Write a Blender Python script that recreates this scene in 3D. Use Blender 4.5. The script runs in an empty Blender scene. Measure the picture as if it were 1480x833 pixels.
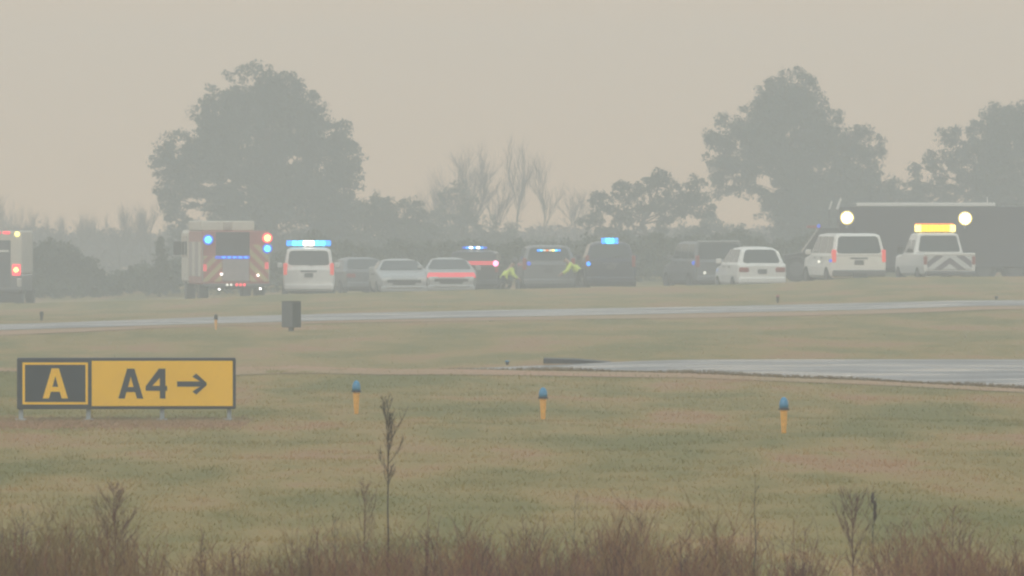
import bpy, math, random
import numpy as np
from mathutils import Vector, Matrix, noise

rnd = random.Random(7)
rng = np.random.default_rng(11)
R = math.radians
scene = bpy.context.scene
col = scene.collection

# ------------------------------------------------------------------ camera
F = 12000.0            # focal length in photo pixels (photo is 1480 x 833)
HC = 2.3               # camera height
YH = 322.0             # horizon row
PITCH = math.atan((416.5 - YH) / F)
cam_d = bpy.data.cameras.new('camera')
cam = bpy.data.objects.new('camera', cam_d); col.objects.link(cam)
cam_d.sensor_width = 36.0
cam_d.lens = 36.0 * F / 1480.0
cam_d.clip_start = 0.5
cam_d.clip_end = 6000
cam.location = (0, 0, HC)
cam.rotation_euler = (math.pi / 2 - PITCH, 0, 0)
cam_d.dof.use_dof = True
cam_d.dof.focus_distance = 130
cam_d.dof.aperture_fstop = 20
scene.camera = cam

# ------------------------------------------------------------------ world, sun, exposure
SUN_EL, SUN_AZ = 38.0, 200.0
world = bpy.data.worlds.new('World'); scene.world = world
world.use_nodes = True
wt = world.node_tree; wt.nodes.clear()
wo = wt.nodes.new('ShaderNodeOutputWorld')
bg = wt.nodes.new('ShaderNodeBackground')
sky = wt.nodes.new('ShaderNodeTexSky'); sky.sky_type = 'NISHITA'; sky.sun_disc = False
sky.sun_elevation = R(SUN_EL); sky.sun_rotation = R(SUN_AZ)
sky.air_density = 1.0; sky.dust_density = 8.0; sky.ozone_density = 1.0
tc = wt.nodes.new('ShaderNodeTexCoord')
sep = wt.nodes.new('ShaderNodeSeparateXYZ')
wt.links.new(tc.outputs['Generated'], sep.inputs[0])
ramp = wt.nodes.new('ShaderNodeValToRGB')       # overcast cloud deck: warm and dull at the horizon, brighter overhead
cr = ramp.color_ramp
cr.elements[0].position = 0.0; cr.elements[0].color = (0.83, 0.565, 0.35, 1)
cr.elements[1].position = 0.5; cr.elements[1].color = (0.785, 0.905, 0.965, 1)
e = cr.elements.new(0.08); e.color = (0.84, 0.74, 0.62, 1)
wt.links.new(sep.outputs['Z'], ramp.inputs[0])
mul = wt.nodes.new('ShaderNodeVectorMath'); mul.operation = 'SCALE'
mul.inputs['Scale'].default_value = 10.0
wt.links.new(ramp.outputs[0], mul.inputs[0])
mixw = wt.nodes.new('ShaderNodeMixRGB'); mixw.blend_type = 'MIX'
mixw.inputs[0].default_value = 0.93
wt.links.new(sky.outputs[0], mixw.inputs[1]); wt.links.new(mul.outputs[0], mixw.inputs[2])
wt.links.new(mixw.outputs[0], bg.inputs['Color'])
bg.inputs['Strength'].default_value = 0.10
wt.links.new(bg.outputs[0], wo.inputs[0])

sd = bpy.data.lights.new('sun', 'SUN'); sd.energy = 0.6; sd.angle = R(25); sd.color = (1, 0.95, 0.88)
sun = bpy.data.objects.new('sun', sd); col.objects.link(sun)
az = R(SUN_AZ); el = R(SUN_EL)
sdir = Vector((math.sin(az) * math.cos(el), math.cos(az) * math.cos(el), math.sin(el)))
sun.rotation_euler = sdir.to_track_quat('Z', 'Y').to_euler()
sun.location = (0, -10, 60)

vs = scene.view_settings
scene.display_settings.display_device = 'sRGB'
vs.view_transform = 'Standard'; vs.look = 'None'; vs.exposure = 0.0; vs.gamma = 1.0; vs.use_curve_mapping = False
cy = scene.cycles
cy.use_denoising = True
cy.max_bounces = 6; cy.diffuse_bounces = 2; cy.glossy_bounces = 2; cy.transmission_bounces = 3
cy.transparent_max_bounces = 8; cy.volume_bounces = 1
cy.pixel_filter_type = 'BLACKMAN_HARRIS'; cy.filter_width = 2.2
cy.sample_clamp_indirect = 4.0

# ------------------------------------------------------------------ projection and ground
def ss(a, b, t):
    t = min(1.0, max(0.0, (t - a) / (b - a))); return t * t * (3 - 2 * t)
def wx(px, Y): return (px - 740.0) / F * Y
def wz(py, Y): return HC - Y * math.tan(PITCH + math.atan((py - 416.5) / F))
TX = [-60, -19, -11.4, -7.8, 0, 8.6, 11.7, 16, 60]
TZ = [-1.5, -.62, -.44, -.26, -.08, .10, .31, .34, .6]
def ground_z(x, y):
    z = 0.0
    if y > 140:
        z += float(np.interp(x, TX, TZ)) * ss(140, 285, y)
    z += 0.17 * math.exp(-((y - 278) / 4.5) ** 2)
    if y > 275: z -= 0.34 * ss(277, 283, y) * (1 - ss(336, 346, y))
    A = 1.0 - ss(-3.0, 3.5, x)
    z += A * (0.13 * math.exp(-((y - 123) / 6.0) ** 2) - 0.22 * ss(125, 134, y) * (1 - ss(150, 195, y)))
    n = noise.noise(Vector((x * 0.35, y * 0.22, 3.1))) * 0.05 + noise.noise(Vector((x * 1.1, y * 0.6, 8.1))) * 0.02
    m = 1 - ss(104, 112, y) * (1 - ss(0, 1, A)) if y < 142 else 0.0
    if 112 < y < 142: m = ss(.5, 1, A) * (1 - ss(126, 130, y))
    m *= 1 - math.exp(-((x + 4.4) / 4) ** 2 - ((y - 96) / 5) ** 2)
    z += n * m
    if y > 145 and y < 280:
        z += noise.noise(Vector((x * 0.08, y * 0.05, 1.0))) * 0.03 * ss(145, 155, y) * (1 - ss(185, 195, y))
    return z
def ground_hit(px, py):
    prev = None
    for i in range(4000):
        Y = 40 + i * 0.25
        if wz(py, Y) <= ground_z(wx(px, Y), Y):
            return wx(px, Y), Y
    return wx(px, 600), 600

# ------------------------------------------------------------------ materials
MATS = {}
def mat(name, color, rough=0.6, metal=0.0, emit=None, estr=0.0, spec=0.5, coat=0.0, var=0.12, vscale=6.0, alpha=None):
    m = bpy.data.materials.new(name); m.use_nodes = True
    nt = m.node_tree; b = nt.nodes['Principled BSDF']
    b.inputs['Roughness'].default_value = rough
    b.inputs['Metallic'].default_value = metal
    b.inputs['Specular IOR Level'].default_value = spec
    b.inputs['Coat Weight'].default_value = coat
    if emit:
        b.inputs['Base Color'].default_value = (*color, 1)
        b.inputs['Emission Color'].default_value = (*emit, 1)
        b.inputs['Emission Strength'].default_value = estr
    else:
        t = nt.nodes.new('ShaderNodeTexCoord'); n = nt.nodes.new('ShaderNodeTexNoise')
        n.inputs['Scale'].default_value = vscale; n.inputs['Detail'].default_value = 4
        nt.links.new(t.outputs['Object'], n.inputs['Vector'])
        r = nt.nodes.new('ShaderNodeValToRGB')
        r.color_ramp.elements[0].position = 0.3; r.color_ramp.elements[1].position = 0.7
        r.color_ramp.elements[0].color = (*[c * (1 - var) for c in color], 1)
        r.color_ramp.elements[1].color = (*[min(1, c * (1 + var)) for c in color], 1)
        nt.links.new(n.outputs[0], r.inputs[0]); nt.links.new(r.outputs[0], b.inputs['Base Color'])
    MATS[name] = m
    return m

def ground_like(name, stops, scale, fine, stretch=(1, 1, 1), turn=0.0, detail=5, rough=0.95, bump=0.0, amt=0.5, spec=0.1, trans=0.0):
    """soil, grass or leaf: two noises through a colour ramp, in object space"""
    m = bpy.data.materials.new(name); m.use_nodes = True
    nt = m.node_tree; b = nt.nodes['Principled BSDF']
    b.inputs['Roughness'].default_value = rough; b.inputs['Specular IOR Level'].default_value = spec
    t = nt.nodes.new('ShaderNodeTexCoord')
    mp = nt.nodes.new('ShaderNodeMapping'); mp.inputs['Scale'].default_value = stretch; mp.inputs['Rotation'].default_value = (0, 0, turn)
    nt.links.new(t.outputs['Object'], mp.inputs[0])
    n1 = nt.nodes.new('ShaderNodeTexNoise'); n1.inputs['Scale'].default_value = scale; n1.inputs['Detail'].default_value = detail; n1.inputs['Roughness'].default_value = 0.55
    n2 = nt.nodes.new('ShaderNodeTexNoise'); n2.inputs['Scale'].default_value = fine; n2.inputs['Detail'].default_value = 3
    nt.links.new(mp.outputs[0], n1.inputs[0]); nt.links.new(mp.outputs[0], n2.inputs[0])
    mx = nt.nodes.new('ShaderNodeMath'); mx.operation = 'MULTIPLY_ADD'
    nt.links.new(n2.outputs[0], mx.inputs[0]); mx.inputs[1].default_value = amt
    sb = nt.nodes.new('ShaderNodeMath'); sb.operation = 'SUBTRACT'
    nt.links.new(n1.outputs[0], sb.inputs[0]); sb.inputs[1].default_value = amt * 0.5
    nt.links.new(sb.outputs[0], mx.inputs[2])
    r = nt.nodes.new('ShaderNodeValToRGB')
    els = r.color_ramp.elements
    els[0].position = stops[0][0]; els[0].color = (*stops[0][1], 1)
    els[1].position = stops[-1][0]; els[1].color = (*stops[-1][1], 1)
    for p, c in stops[1:-1]:
        q = els.new(p); q.color = (*c, 1)
    nt.links.new(mx.outputs[0], r.inputs[0]); nt.links.new(r.outputs[0], b.inputs['Base Color'])
    if bump:
        bp = nt.nodes.new('ShaderNodeBump'); bp.inputs['Strength'].default_value = bump; bp.inputs['Distance'].default_value = 0.05
        nt.links.new(n2.outputs[0], bp.inputs['Height']); nt.links.new(bp.outputs[0], b.inputs['Normal'])
    MATS[name] = m
    return m

GREEN = (0.182, 0.164, 0.060); OLIVE = (0.240, 0.190, 0.072); TAN = (0.305, 0.218, 0.090); RUST = (0.335, 0.200, 0.105)
ground_like('turf', [(0.36, GREEN), (0.47, OLIVE), (0.56, TAN), (0.66, RUST)], 0.28, 1.6, stretch=(1.5, .30, 1), turn=.28, detail=3, bump=0.15, amt=0.22)
ground_like('grass_blades', [(0.36, GREEN), (0.47, OLIVE), (0.56, TAN), (0.66, RUST)], 0.28, 1.6, stretch=(1.5, .30, 1), turn=.28, detail=3, amt=0.22)
ground_like('dead_grass', [(0.35, (0.34, 0.25, 0.14)), (0.65, (0.42, 0.25, 0.16))], 0.2, 1.5, amt=0.2)
ground_like('far_blades', [(0.36, (0.22, 0.19, 0.095)), (0.5, (0.29, 0.22, 0.12)), (0.64, (0.36, 0.23, 0.14))], 0.10, 1.0, amt=0.25)
ground_like('needles', [(0.35, (0.022, 0.042, 0.030)), (0.5, (0.034, 0.058, 0.040)), (0.65, (0.060, 0.085, 0.055))], 0.9, 4.0)
ground_like('leaves_dark', [(0.35, (0.035, 0.052, 0.030)), (0.65, (0.075, 0.090, 0.048))], 1.2, 5.0)
ground_like('twigs', [(0.35, (0.11, 0.090, 0.080)), (0.65, (0.17, 0.135, 0.115))], 0.5, 3.0)
ground_like('bark', [(0.35, (0.05, 0.040, 0.032)), (0.65, (0.10, 0.080, 0.062))], 2, 9.0)
ground_like('dry_stems', [(0.34, (0.085, 0.054, 0.056)), (0.44, (0.13, 0.068, 0.060)), (0.52, (0.21, 0.090, 0.066)), (0.62, (0.30, 0.20, 0.10))], 1.3, 7.0, amt=0.5)
ground_like('straw', [(0.35, (0.16, 0.110, 0.060)), (0.65, (0.27, 0.20, 0.10))], 1.2, 6.0)
mat('dark_stem', (0.060, 0.045, 0.040), 0.9)
mat('red_stem', (0.13, 0.062, 0.050), 0.9)
# wet asphalt: puddled film over dark aggregate
m = ground_like('wet_asphalt', [(0.35, (0.07, 0.068, 0.07)), (0.65, (0.16, 0.155, 0.155))], 0.5, 9, stretch=(0.5, 1, 1), rough=0.3, bump=0.08, spec=0.5)
_nt = m.node_tree; _n = _nt.nodes.new('ShaderNodeTexNoise'); _n.inputs['Scale'].default_value = 0.35; _n.inputs['Detail'].default_value = 5
_t = _nt.nodes.new('ShaderNodeTexCoord'); _nt.links.new(_t.outputs['Object'], _n.inputs['Vector'])
_m = _nt.nodes.new('ShaderNodeMapRange'); _m.inputs['From Min'].default_value = .35; _m.inputs['From Max'].default_value = .62; _m.inputs['To Min'].default_value = .16; _m.inputs['To Max'].default_value = .45
_nt.links.new(_n.outputs[0], _m.inputs['Value']); _nt.links.new(_m.outputs[0], _nt.nodes['Principled BSDF'].inputs['Roughness'])
mat('damp_asphalt', (0.07, 0.07, 0.07), 0.8, spec=0.2)
mat('concrete', (0.40, 0.38, 0.34), 0.7)
mat('white_paint', (0.84, 0.81, 0.74), 0.35, coat=0.3, var=0.04)
mat('cream_paint', (0.62, 0.56, 0.46), 0.4, var=0.05)
mat('silver_paint', (0.42, 0.42, 0.40), 0.35, metal=0.2, coat=0.3, var=0.05)
mat('grey_paint', (0.16, 0.165, 0.17), 0.4, coat=0.3, var=0.05)
mat('dark_paint', (0.018, 0.020, 0.026), 0.35, coat=0.3, var=0.1)
mat('navy_paint', (0.02, 0.025, 0.055), 0.35, coat=0.3, var=0.1)
mat('maroon_paint', (0.38, 0.11, 0.10), 0.4, var=0.08)
mat('dull_maroon_paint', (0.035, 0.032, 0.042), 0.5, var=0.1)
mat('glass', (0.035, 0.045, 0.048), 0.08, spec=0.6)
mat('tyre_rubber', (0.02, 0.02, 0.02), 0.85)
mat('rim_metal', (0.10, 0.10, 0.10), 0.5, metal=0.3)
mat('black_plastic', (0.025, 0.025, 0.027), 0.6)
mat('grey_plastic', (0.12, 0.12, 0.125), 0.6)
mat('chrome', (0.6, 0.6, 0.58), 0.25, metal=0.9)
mat('door_metal', (0.38, 0.33, 0.32), 0.45, metal=0.3)
mat('tail_red', (0.35, 0.02, 0.02), 0.3, emit=(1, 0.10, 0.08), estr=0.8)
mat('tail_dull', (0.32, 0.05, 0.04), 0.3)
mat('lamp_red', (0.5, 0.02, 0.02), 0.3, emit=(1, 0.07, 0.10), estr=2.2)
mat('lamp_red_soft', (0.5, 0.05, 0.05), 0.3, emit=(1, 0.08, 0.12), estr=0.85)
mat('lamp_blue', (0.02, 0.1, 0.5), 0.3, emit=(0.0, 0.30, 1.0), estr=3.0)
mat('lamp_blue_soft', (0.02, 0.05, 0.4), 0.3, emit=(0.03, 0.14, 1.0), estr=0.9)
mat('lamp_cyan', (0.1, 0.3, 0.5), 0.3, emit=(0.05, 0.62, 1.0), estr=4.0)
mat('lamp_white', (0.8, 0.8, 0.8), 0.3, emit=(1.0, 0.93, 0.88), estr=6.0)
mat('lamp_pale', (0.8, 0.8, 0.7), 0.3, emit=(1.0, 0.95, 0.8), estr=1.2)
mat('lamp_pink', (0.8, 0.3, 0.5), 0.3, emit=(1.0, 0.30, 0.55), estr=4.0)
mat('lamp_amber', (0.8, 0.4, 0.02), 0.3, emit=(1.0, 0.60, 0.0), estr=2.3)
mat('lamp_orange', (0.8, 0.3, 0.02), 0.3, emit=(1.0, 0.20, 0.04), estr=1.5)
mat('lamp_yellow', (0.8, 0.6, 0.1), 0.3, emit=(1.0, 0.80, 0.22), estr=4.0)
mat('flood_lens', (0.9, 0.9, 0.8), 0.3, emit=(1.0, 0.95, 0.75), estr=22.0)
mat('flood_rim', (0.9, 0.8, 0.4), 0.3, emit=(1.0, 0.68, 0.12), estr=2.0)
mat('headlamp', (0.7, 0.7, 0.66), 0.15, coat=0.5)
mat('sign_black', (0.014, 0.028, 0.045), 0.5, var=0.08)
mat('sign_yellow', (0.95, 0.545, 0.015), 0.45, var=0.03, vscale=3)
mat('sign_frame', (0.025, 0.035, 0.048), 0.5)
mat('galvanised', (0.36, 0.40, 0.42), 0.5, metal=0.3)
mat('fixture_orange', (0.80, 0.40, 0.06), 0.6, var=0.15, vscale=20)
mat('blue_glass', (0.015, 0.20, 0.38), 0.15, spec=0.7)
mat('hivis', (0.72, 0.85, 0.12), 0.7, emit=None)
mat('hivis_band', (0.7, 0.7, 0.68), 0.3)
mat('skin', (0.42, 0.27, 0.20), 0.6)
mat('dark_cloth', (0.025, 0.027, 0.035), 0.9)
mat('hair', (0.03, 0.02, 0.015), 0.8)
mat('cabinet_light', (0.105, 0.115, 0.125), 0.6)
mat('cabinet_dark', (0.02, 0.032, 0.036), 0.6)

def chevron(name, a, b, k=3.2, sgn=1.0):
    m = bpy.data.materials.new(name); m.use_nodes = True
    nt = m.node_tree; p = nt.nodes['Principled BSDF']; p.inputs['Roughness'].default_value = 0.4
    t = nt.nodes.new('ShaderNodeTexCoord'); s = nt.nodes.new('ShaderNodeSeparateXYZ'); nt.links.new(t.outputs['Object'], s.inputs[0])
    ab = nt.nodes.new('ShaderNodeMath'); ab.operation = 'ABSOLUTE'; nt.links.new(s.outputs['X'], ab.inputs[0])
    ad = nt.nodes.new('ShaderNodeMath'); ad.operation = 'MULTIPLY_ADD'; nt.links.new(ab.outputs[0], ad.inputs[0]); ad.inputs[1].default_value = sgn
    nt.links.new(s.outputs['Z'], ad.inputs[2])
    mu = nt.nodes.new('ShaderNodeMath'); mu.operation = 'MULTIPLY'; nt.links.new(ad.outputs[0], mu.inputs[0]); mu.inputs[1].default_value = k
    fr = nt.nodes.new('ShaderNodeMath'); fr.operation = 'FRACT'; nt.links.new(mu.outputs[0], fr.inputs[0])
    gt = nt.nodes.new('ShaderNodeMath'); gt.operation = 'GREATER_THAN'; nt.links.new(fr.outputs[0], gt.inputs[0]); gt.inputs[1].default_value = 0.5
    mx = nt.nodes.new('ShaderNodeMixRGB'); nt.links.new(gt.outputs[0], mx.inputs[0]); mx.inputs[1].default_value = (*a, 1); mx.inputs[2].default_value = (*b, 1)
    nt.links.new(mx.outputs[0], p.inputs['Base Color'])
    MATS[name] = m
chevron('chevron_red_yellow', (0.42, 0.13, 0.10), (0.50, 0.40, 0.20), 2.2, 1.0)
chevron('chevron_grey_white', (0.17, 0.15, 0.17), (0.66, 0.66, 0.62), 2.3, 0.75)

# ------------------------------------------------------------------ helpers
def tag(o, label=None, cat=None, group=None, kind=None):
    if label: o['label'] = label
    if cat: o['category'] = cat
    if group: o['group'] = group
    if kind: o['kind'] = kind
    return o
def thing(name, label, cat, loc=(0, 0, 0), rz=0.0, group=None):
    o = bpy.data.objects.new(name, None); col.objects.link(o)
    o.location = loc; o.rotation_euler = (0, 0, rz); o.empty_display_size = 0.2
    return tag(o, label, cat, group)
def link_mesh(name, verts, faces, material, parent=None, smooth=False):
    me = bpy.data.meshes.new(name)
    me.from_pydata([tuple(v) for v in verts], [], faces)
    me.materials.append(MATS[material] if isinstance(material, str) else material)
    if smooth:
        me.polygons.foreach_set('use_smooth', [True] * len(me.polygons))
    me.update()
    o = bpy.data.objects.new(name, me); col.objects.link(o)
    if parent: o.parent = parent
    return o
def np_mesh(name, V, nper, material, parent=None):
    """V (k*nper,3) array; faces are consecutive runs of nper verts"""
    V = np.asarray(V, dtype=np.float32); n = len(V); k = n // nper
    me = bpy.data.meshes.new(name)
    me.vertices.add(n); me.vertices.foreach_set('co', V.ravel())
    me.loops.add(n); me.loops.foreach_set('vertex_index', np.arange(n, dtype=np.int32))
    me.polygons.add(k); me.polygons.foreach_set('loop_start', np.arange(0, n, nper, dtype=np.int32))
    me.polygons.foreach_set('loop_total', np.full(k, nper, dtype=np.int32))
    me.materials.append(MATS[material]); me.update(calc_edges=True); me.validate()
    o = bpy.data.objects.new(name, me); col.objects.link(o)
    if parent: o.parent = parent
    return o
def seg_verts(P0, P1, r0, r1):
    """tapered three-sided prisms as quads"""
    P0 = np.asarray(P0, float); P1 = np.asarray(P1, float); r0 = np.asarray(r0, float)[:, None]; r1 = np.asarray(r1, float)[:, None]
    d = P1 - P0; d /= (np.linalg.norm(d, axis=1, keepdims=True) + 1e-9)
    ref = np.where(np.abs(d[:, 2:3]) > 0.9, np.array([[1.0, 0, 0]]), np.array([[0, 0, 1.0]]))
    a = np.cross(d, ref); a /= (np.linalg.norm(a, axis=1, keepdims=True) + 1e-9); b = np.cross(d, a)
    out = []
    for i in range(3):
        t0, t1 = 2 * math.pi * i / 3, 2 * math.pi * (i + 1) / 3
        u0 = a * math.cos(t0) + b * math.sin(t0); u1 = a * math.cos(t1) + b * math.sin(t1)
        out.append(np.stack([P0 + u0 * r0, P0 + u1 * r0, P1 + u1 * r1, P1 + u0 * r1], axis=1))
    return np.concatenate(out, axis=0).reshape(-1, 3)
class Segs:
    def __init__(s): s.a = []; s.b = []; s.ra = []; s.rb = []
    def add(s, p, q, r0, r1): s.a.append(tuple(p)); s.b.append(tuple(q)); s.ra.append(r0); s.rb.append(r1)
    def obj(s, name, material, parent=None, origin=(0, 0, 0)):
        V = seg_verts(s.a, s.b, s.ra, s.rb) - np.array(origin)
        return np_mesh(name, V, 4, material, parent)

class MB:
    def __init__(s): s.v = []; s.f = []
    def _add(s, vs_, fs): n = len(s.v); s.v += [tuple(v) for v in vs_]; s.f += [tuple(i + n for i in f) for f in fs]
    def rings(s, rings, cap=True):
        n = len(rings[0]); vs_ = [p for r in rings for p in r]; fs = []
        for k in range(len(rings) - 1):
            for i in range(n):
                j = (i + 1) % n
                fs.append((k * n + i, k * n + j, (k + 1) * n + j, (k + 1) * n + i))
        if cap:
            fs.append(tuple(range(n))[::-1]); fs.append(tuple((len(rings) - 1) * n + i for i in range(n)))
        s._add(vs_, fs); return s
    def rrect(s, x0, x1, y0, y1, z, r, k=3):
        r = max(0.0005, min(r, (x1 - x0) / 2.01, (y1 - y0) / 2.01)); pts = []
        for (cx, cyy, a0) in ((x1 - r, y1 - r, 0), (x0 + r, y1 - r, 90), (x0 + r, y0 + r, 180), (x1 - r, y0 + r, 270)):
            for i in range(k + 1):
                a = R(a0 + 90 * i / k); pts.append((cx + r * math.cos(a), cyy + r * math.sin(a), z))
        return pts
    def box(s, x0, x1, y0, y1, z0, z1, r=0.02):
        b = min(r, (z1 - z0) / 2.2, (x1 - x0) / 2.2, (y1 - y0) / 2.2)
        return s.rings([s.rrect(x0 + b * .7, x1 - b * .7, y0 + b * .7, y1 - b * .7, z0, r), s.rrect(x0, x1, y0, y1, z0 + b, r),
                        s.rrect(x0, x1, y0, y1, z1 - b, r), s.rrect(x0 + b * .7, x1 - b * .7, y0 + b * .7, y1 - b * .7, z1, r)])
    def panel(s, c, t=0.014, r=0.12, inset=(0, 0, 0, 0), sink=0.01, k=3):
        """rounded slab over quad c=[bl,br,tr,tl] seen from outside; inset l,r,b,t as fractions"""
        bl, br, tr, tl = [Vector(p) for p in c]
        nrm = (br - bl).cross(tl - bl).normalized()
        l, rr, bb, tt = inset
        W = ((br - bl).length + (tr - tl).length) / 2; H = ((tl - bl).length + (tr - br).length) / 2
        ru, rv = min(.45, r / W), min(.45, r / H); pts = []
        u0, u1, v0, v1 = l, 1 - rr, bb, 1 - tt
        for (cu, cv, a0) in ((u1 - ru, v1 - rv, 0), (u0 + ru, v1 - rv, 90), (u0 + ru, v0 + rv, 180), (u1 - ru, v0 + rv, 270)):
            for i in range(k + 1):
                a = R(a0 + 90 * i / k); u = cu + ru * math.cos(a); v = cv + rv * math.sin(a)
                pts.append(bl * (1 - u) * (1 - v) + br * u * (1 - v) + tr * u * v + tl * (1 - u) * v)
        return s.rings([[p - nrm * sink for p in pts], [p + nrm * t for p in pts]])
    def lathe(s, prof, origin=(0, 0, 0), axis='z', n=16):
        rings = []
        for r, h in prof:
            ring = []
            for i in range(n):
                a = 2 * math.pi * i / n; c, d = r * math.cos(a), r * math.sin(a)
                if axis == 'z': p = (c, d, h)
                elif axis == 'x': p = (h, c, d)
                else: p = (d, h, c)
                ring.append((p[0] + origin[0], p[1] + origin[1], p[2] + origin[2]))
            rings.append(ring)
        return s.rings(rings)
    def tube(s, p, q, r0, r1=None, n=8):
        r1 = r0 if r1 is None else r1
        p, q = Vector(p), Vector(q); d = (q - p).normalized()
        a = d.orthogonal().normalized(); b = d.cross(a)
        return s.rings([[c + a * (r * math.cos(2 * math.pi * i / n)) + b * (r * math.sin(2 * math.pi * i / n)) for i in range(n)] for c, r in ((p, r0), (q, r1))])
    def obj(s, name, material, parent=None, smooth=False):
        o = link_mesh(name, s.v, s.f, material, parent, smooth)
        return o

# ------------------------------------------------------------------ the setting: ground, taxiway, far runway
xs = np.concatenate([np.arange(-160, -40, 8), np.arange(-40, -14, 2), np.arange(-14, 14, 0.5), np.arange(14, 40, 2), np.arange(40, 161, 8)])
ys = np.concatenate([np.arange(-20, 36, 4), np.arange(36, 150, 0.5), np.arange(150, 345, 2.5), np.arange(345, 522, 8)])
gv = [(x, y, ground_z(float(x), float(y))) for y in ys for x in xs]
nx = len(xs); gf = [(j * nx + i, j * nx + i + 1, (j + 1) * nx + i + 1, (j + 1) * nx + i) for j in range(len(ys) - 1) for i in range(nx - 1)]
tag(link_mesh('ground', gv, gf, 'turf', smooth=True), kind='structure')

def strip(name, near, far, material, lift=0.02, n=160, m=6):
    """a paved sheet between two polylines of (x, y)"""
    def samp(pl, t):
        L = [0]
        for a, b in zip(pl, pl[1:]): L.append(L[-1] + math.dist(a, b))
        d = t * L[-1]
        xs_ = float(np.interp(d, L, [p[0] for p in pl])); ys_ = float(np.interp(d, L, [p[1] for p in pl]))
        return xs_, ys_
    vs_ = []; fs = []
    for i in range(n + 1):
        a = samp(near, i / n); b = samp(far, i / n)
        for j in range(m + 1):
            t = j / m; x = a[0] * (1 - t) + b[0] * t; y = a[1] * (1 - t) + b[1] * t
            vs_.append((x, y, ground_z(x, y) + lift))
    for i in range(n):
        for j in range(m):
            k = i * (m + 1) + j; fs.append((k, k + m + 1, k + m + 2, k + 1))
    return tag(link_mesh(name, vs_, fs, material, smooth=True), kind='structure')
taxi_near = [(-30, 136), (-12, 134.5), (-4, 131), (-0.5, 128.5), (2.7, 126.5), (5.1, 121), (7.1, 115), (10, 106), (16, 90)]
taxi_far = [(-30, 141.5), (-12, 141), (-4, 140), (1, 138.2), (3, 138.5), (6, 138.5), (9, 138.5), (18, 139), (32, 139)]
strip('taxiway', taxi_near, taxi_far, 'wet_asphalt')
lo = [(-60, 484), (0, 478.5), (150, 474), (300, 469), (500, 464), (740, 459), (1000, 454), (1200, 450), (1340, 446), (1480, 443), (1560, 441)]
hi = [(-60, 474), (0, 470), (150, 465), (300, 459.5), (500, 454), (740, 449), (1000, 444.5), (1200, 440), (1340, 437), (1480, 435), (1560, 434)]
strip('runway', [ground_hit(*p) for p in lo], [ground_hit(*p) for p in hi], 'wet_asphalt')
# strips of dead grass along the pavement edges
_rl = [ground_hit(*p) for p in lo]
strip('runway_verge', [(x, y - 7 - 2 * math.sin(x * .3)) for x, y in _rl], [(x, y - .2) for x, y in _rl], 'dead_grass', lift=.012)
strip('taxiway_verge', [(x, y - 3.4 - .8 * math.sin(x * 1.3) - 7.5 * (1 - min(1, max(0, (x + 3) / 6.5)))) for x, y in taxi_near], taxi_near, 'dead_grass', lift=.009)
# access road the vehicles stand on
strip('access_road', [(-45, 289), (0, 286), (45, 284)], [(-45, 330), (0, 330), (45, 330)], 'damp_asphalt')

# ------------------------------------------------------------------ grass and brush
for _mn in ('grass_blades', 'far_blades', 'straw'):      # thin blades let light through
    _nt = MATS[_mn].node_tree; _p = _nt.nodes['Principled BSDF']; _src = _p.inputs['Base Color'].links[0].from_socket
    _g = _nt.nodes.new('ShaderNodeVectorMath'); _g.operation = 'SCALE'; _g.inputs['Scale'].default_value = 1.35
    _nt.links.new(_src, _g.inputs[0])
    _d = _nt.nodes.new('ShaderNodeBsdfDiffuse'); _tr = _nt.nodes.new('ShaderNodeBsdfTranslucent'); _mx = _nt.nodes.new('ShaderNodeMixShader')
    _nt.links.new(_g.outputs[0], _d.inputs['Color']); _nt.links.new(_g.outputs[0], _tr.inputs['Color'])
    _nt.links.new(_d.outputs[0], _mx.inputs[1]); _nt.links.new(_tr.outputs[0], _mx.inputs[2])
    _nt.links.new(_mx.outputs[0], _nt.nodes['Material Output'].inputs['Surface'])
def make_grass():
    n = 170000
    Y = rng.uniform(46, 127, n); X = rng.uniform(-1, 1, n) * (Y * 0.0617 * 1.35 + 1.5)
    # keep off the taxiway
    tn = np.interp(X, [p[0] for p in taxi_near], [p[1] for p in taxi_near])
    off = 2.4 + 7.5 * (1 - np.clip((X + 3) / 6.5, 0, 1))
    keep = (Y < tn - off + rng.normal(0, .9, n)) | ((Y < tn - .2) & (rng.uniform(0, 1, n) < .12))
    # clumping
    cl = np.array([noise.noise(Vector((x * 1.3, y * 0.9, 0))) for x, y in zip(X[:], Y[:])])
    keep &= (cl + rng.uniform(-.6, .6, n)) > -0.25
    X, Y, cl = X[keep], Y[keep], cl[keep]; n = len(X)
    Z = np.array([ground_z(float(x), float(y)) for x, y in zip(X, Y)])
    h = rng.uniform(.014, .038, n) * (1 + 0.9 * np.clip(cl, -.3, .6)); w = rng.uniform(.005, .011, n)
    a = rng.uniform(0, 2 * math.pi, n); lean = rng.normal(0, .03, (n, 2))
    B = np.stack([X, Y, Z - .01], 1); side = np.stack([np.cos(a) * w, np.sin(a) * w, np.zeros(n)], 1)
    T = B + np.stack([lean[:, 0], lean[:, 1], h + .01], 1)
    V = np.stack([B - side, B + side, T], 1).reshape(-1, 3)
    return np_mesh('grass', V, 3, 'grass_blades')
tag(make_grass(), 'short mown green and tan grass of the near field', 'grass', kind='stuff')

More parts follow.
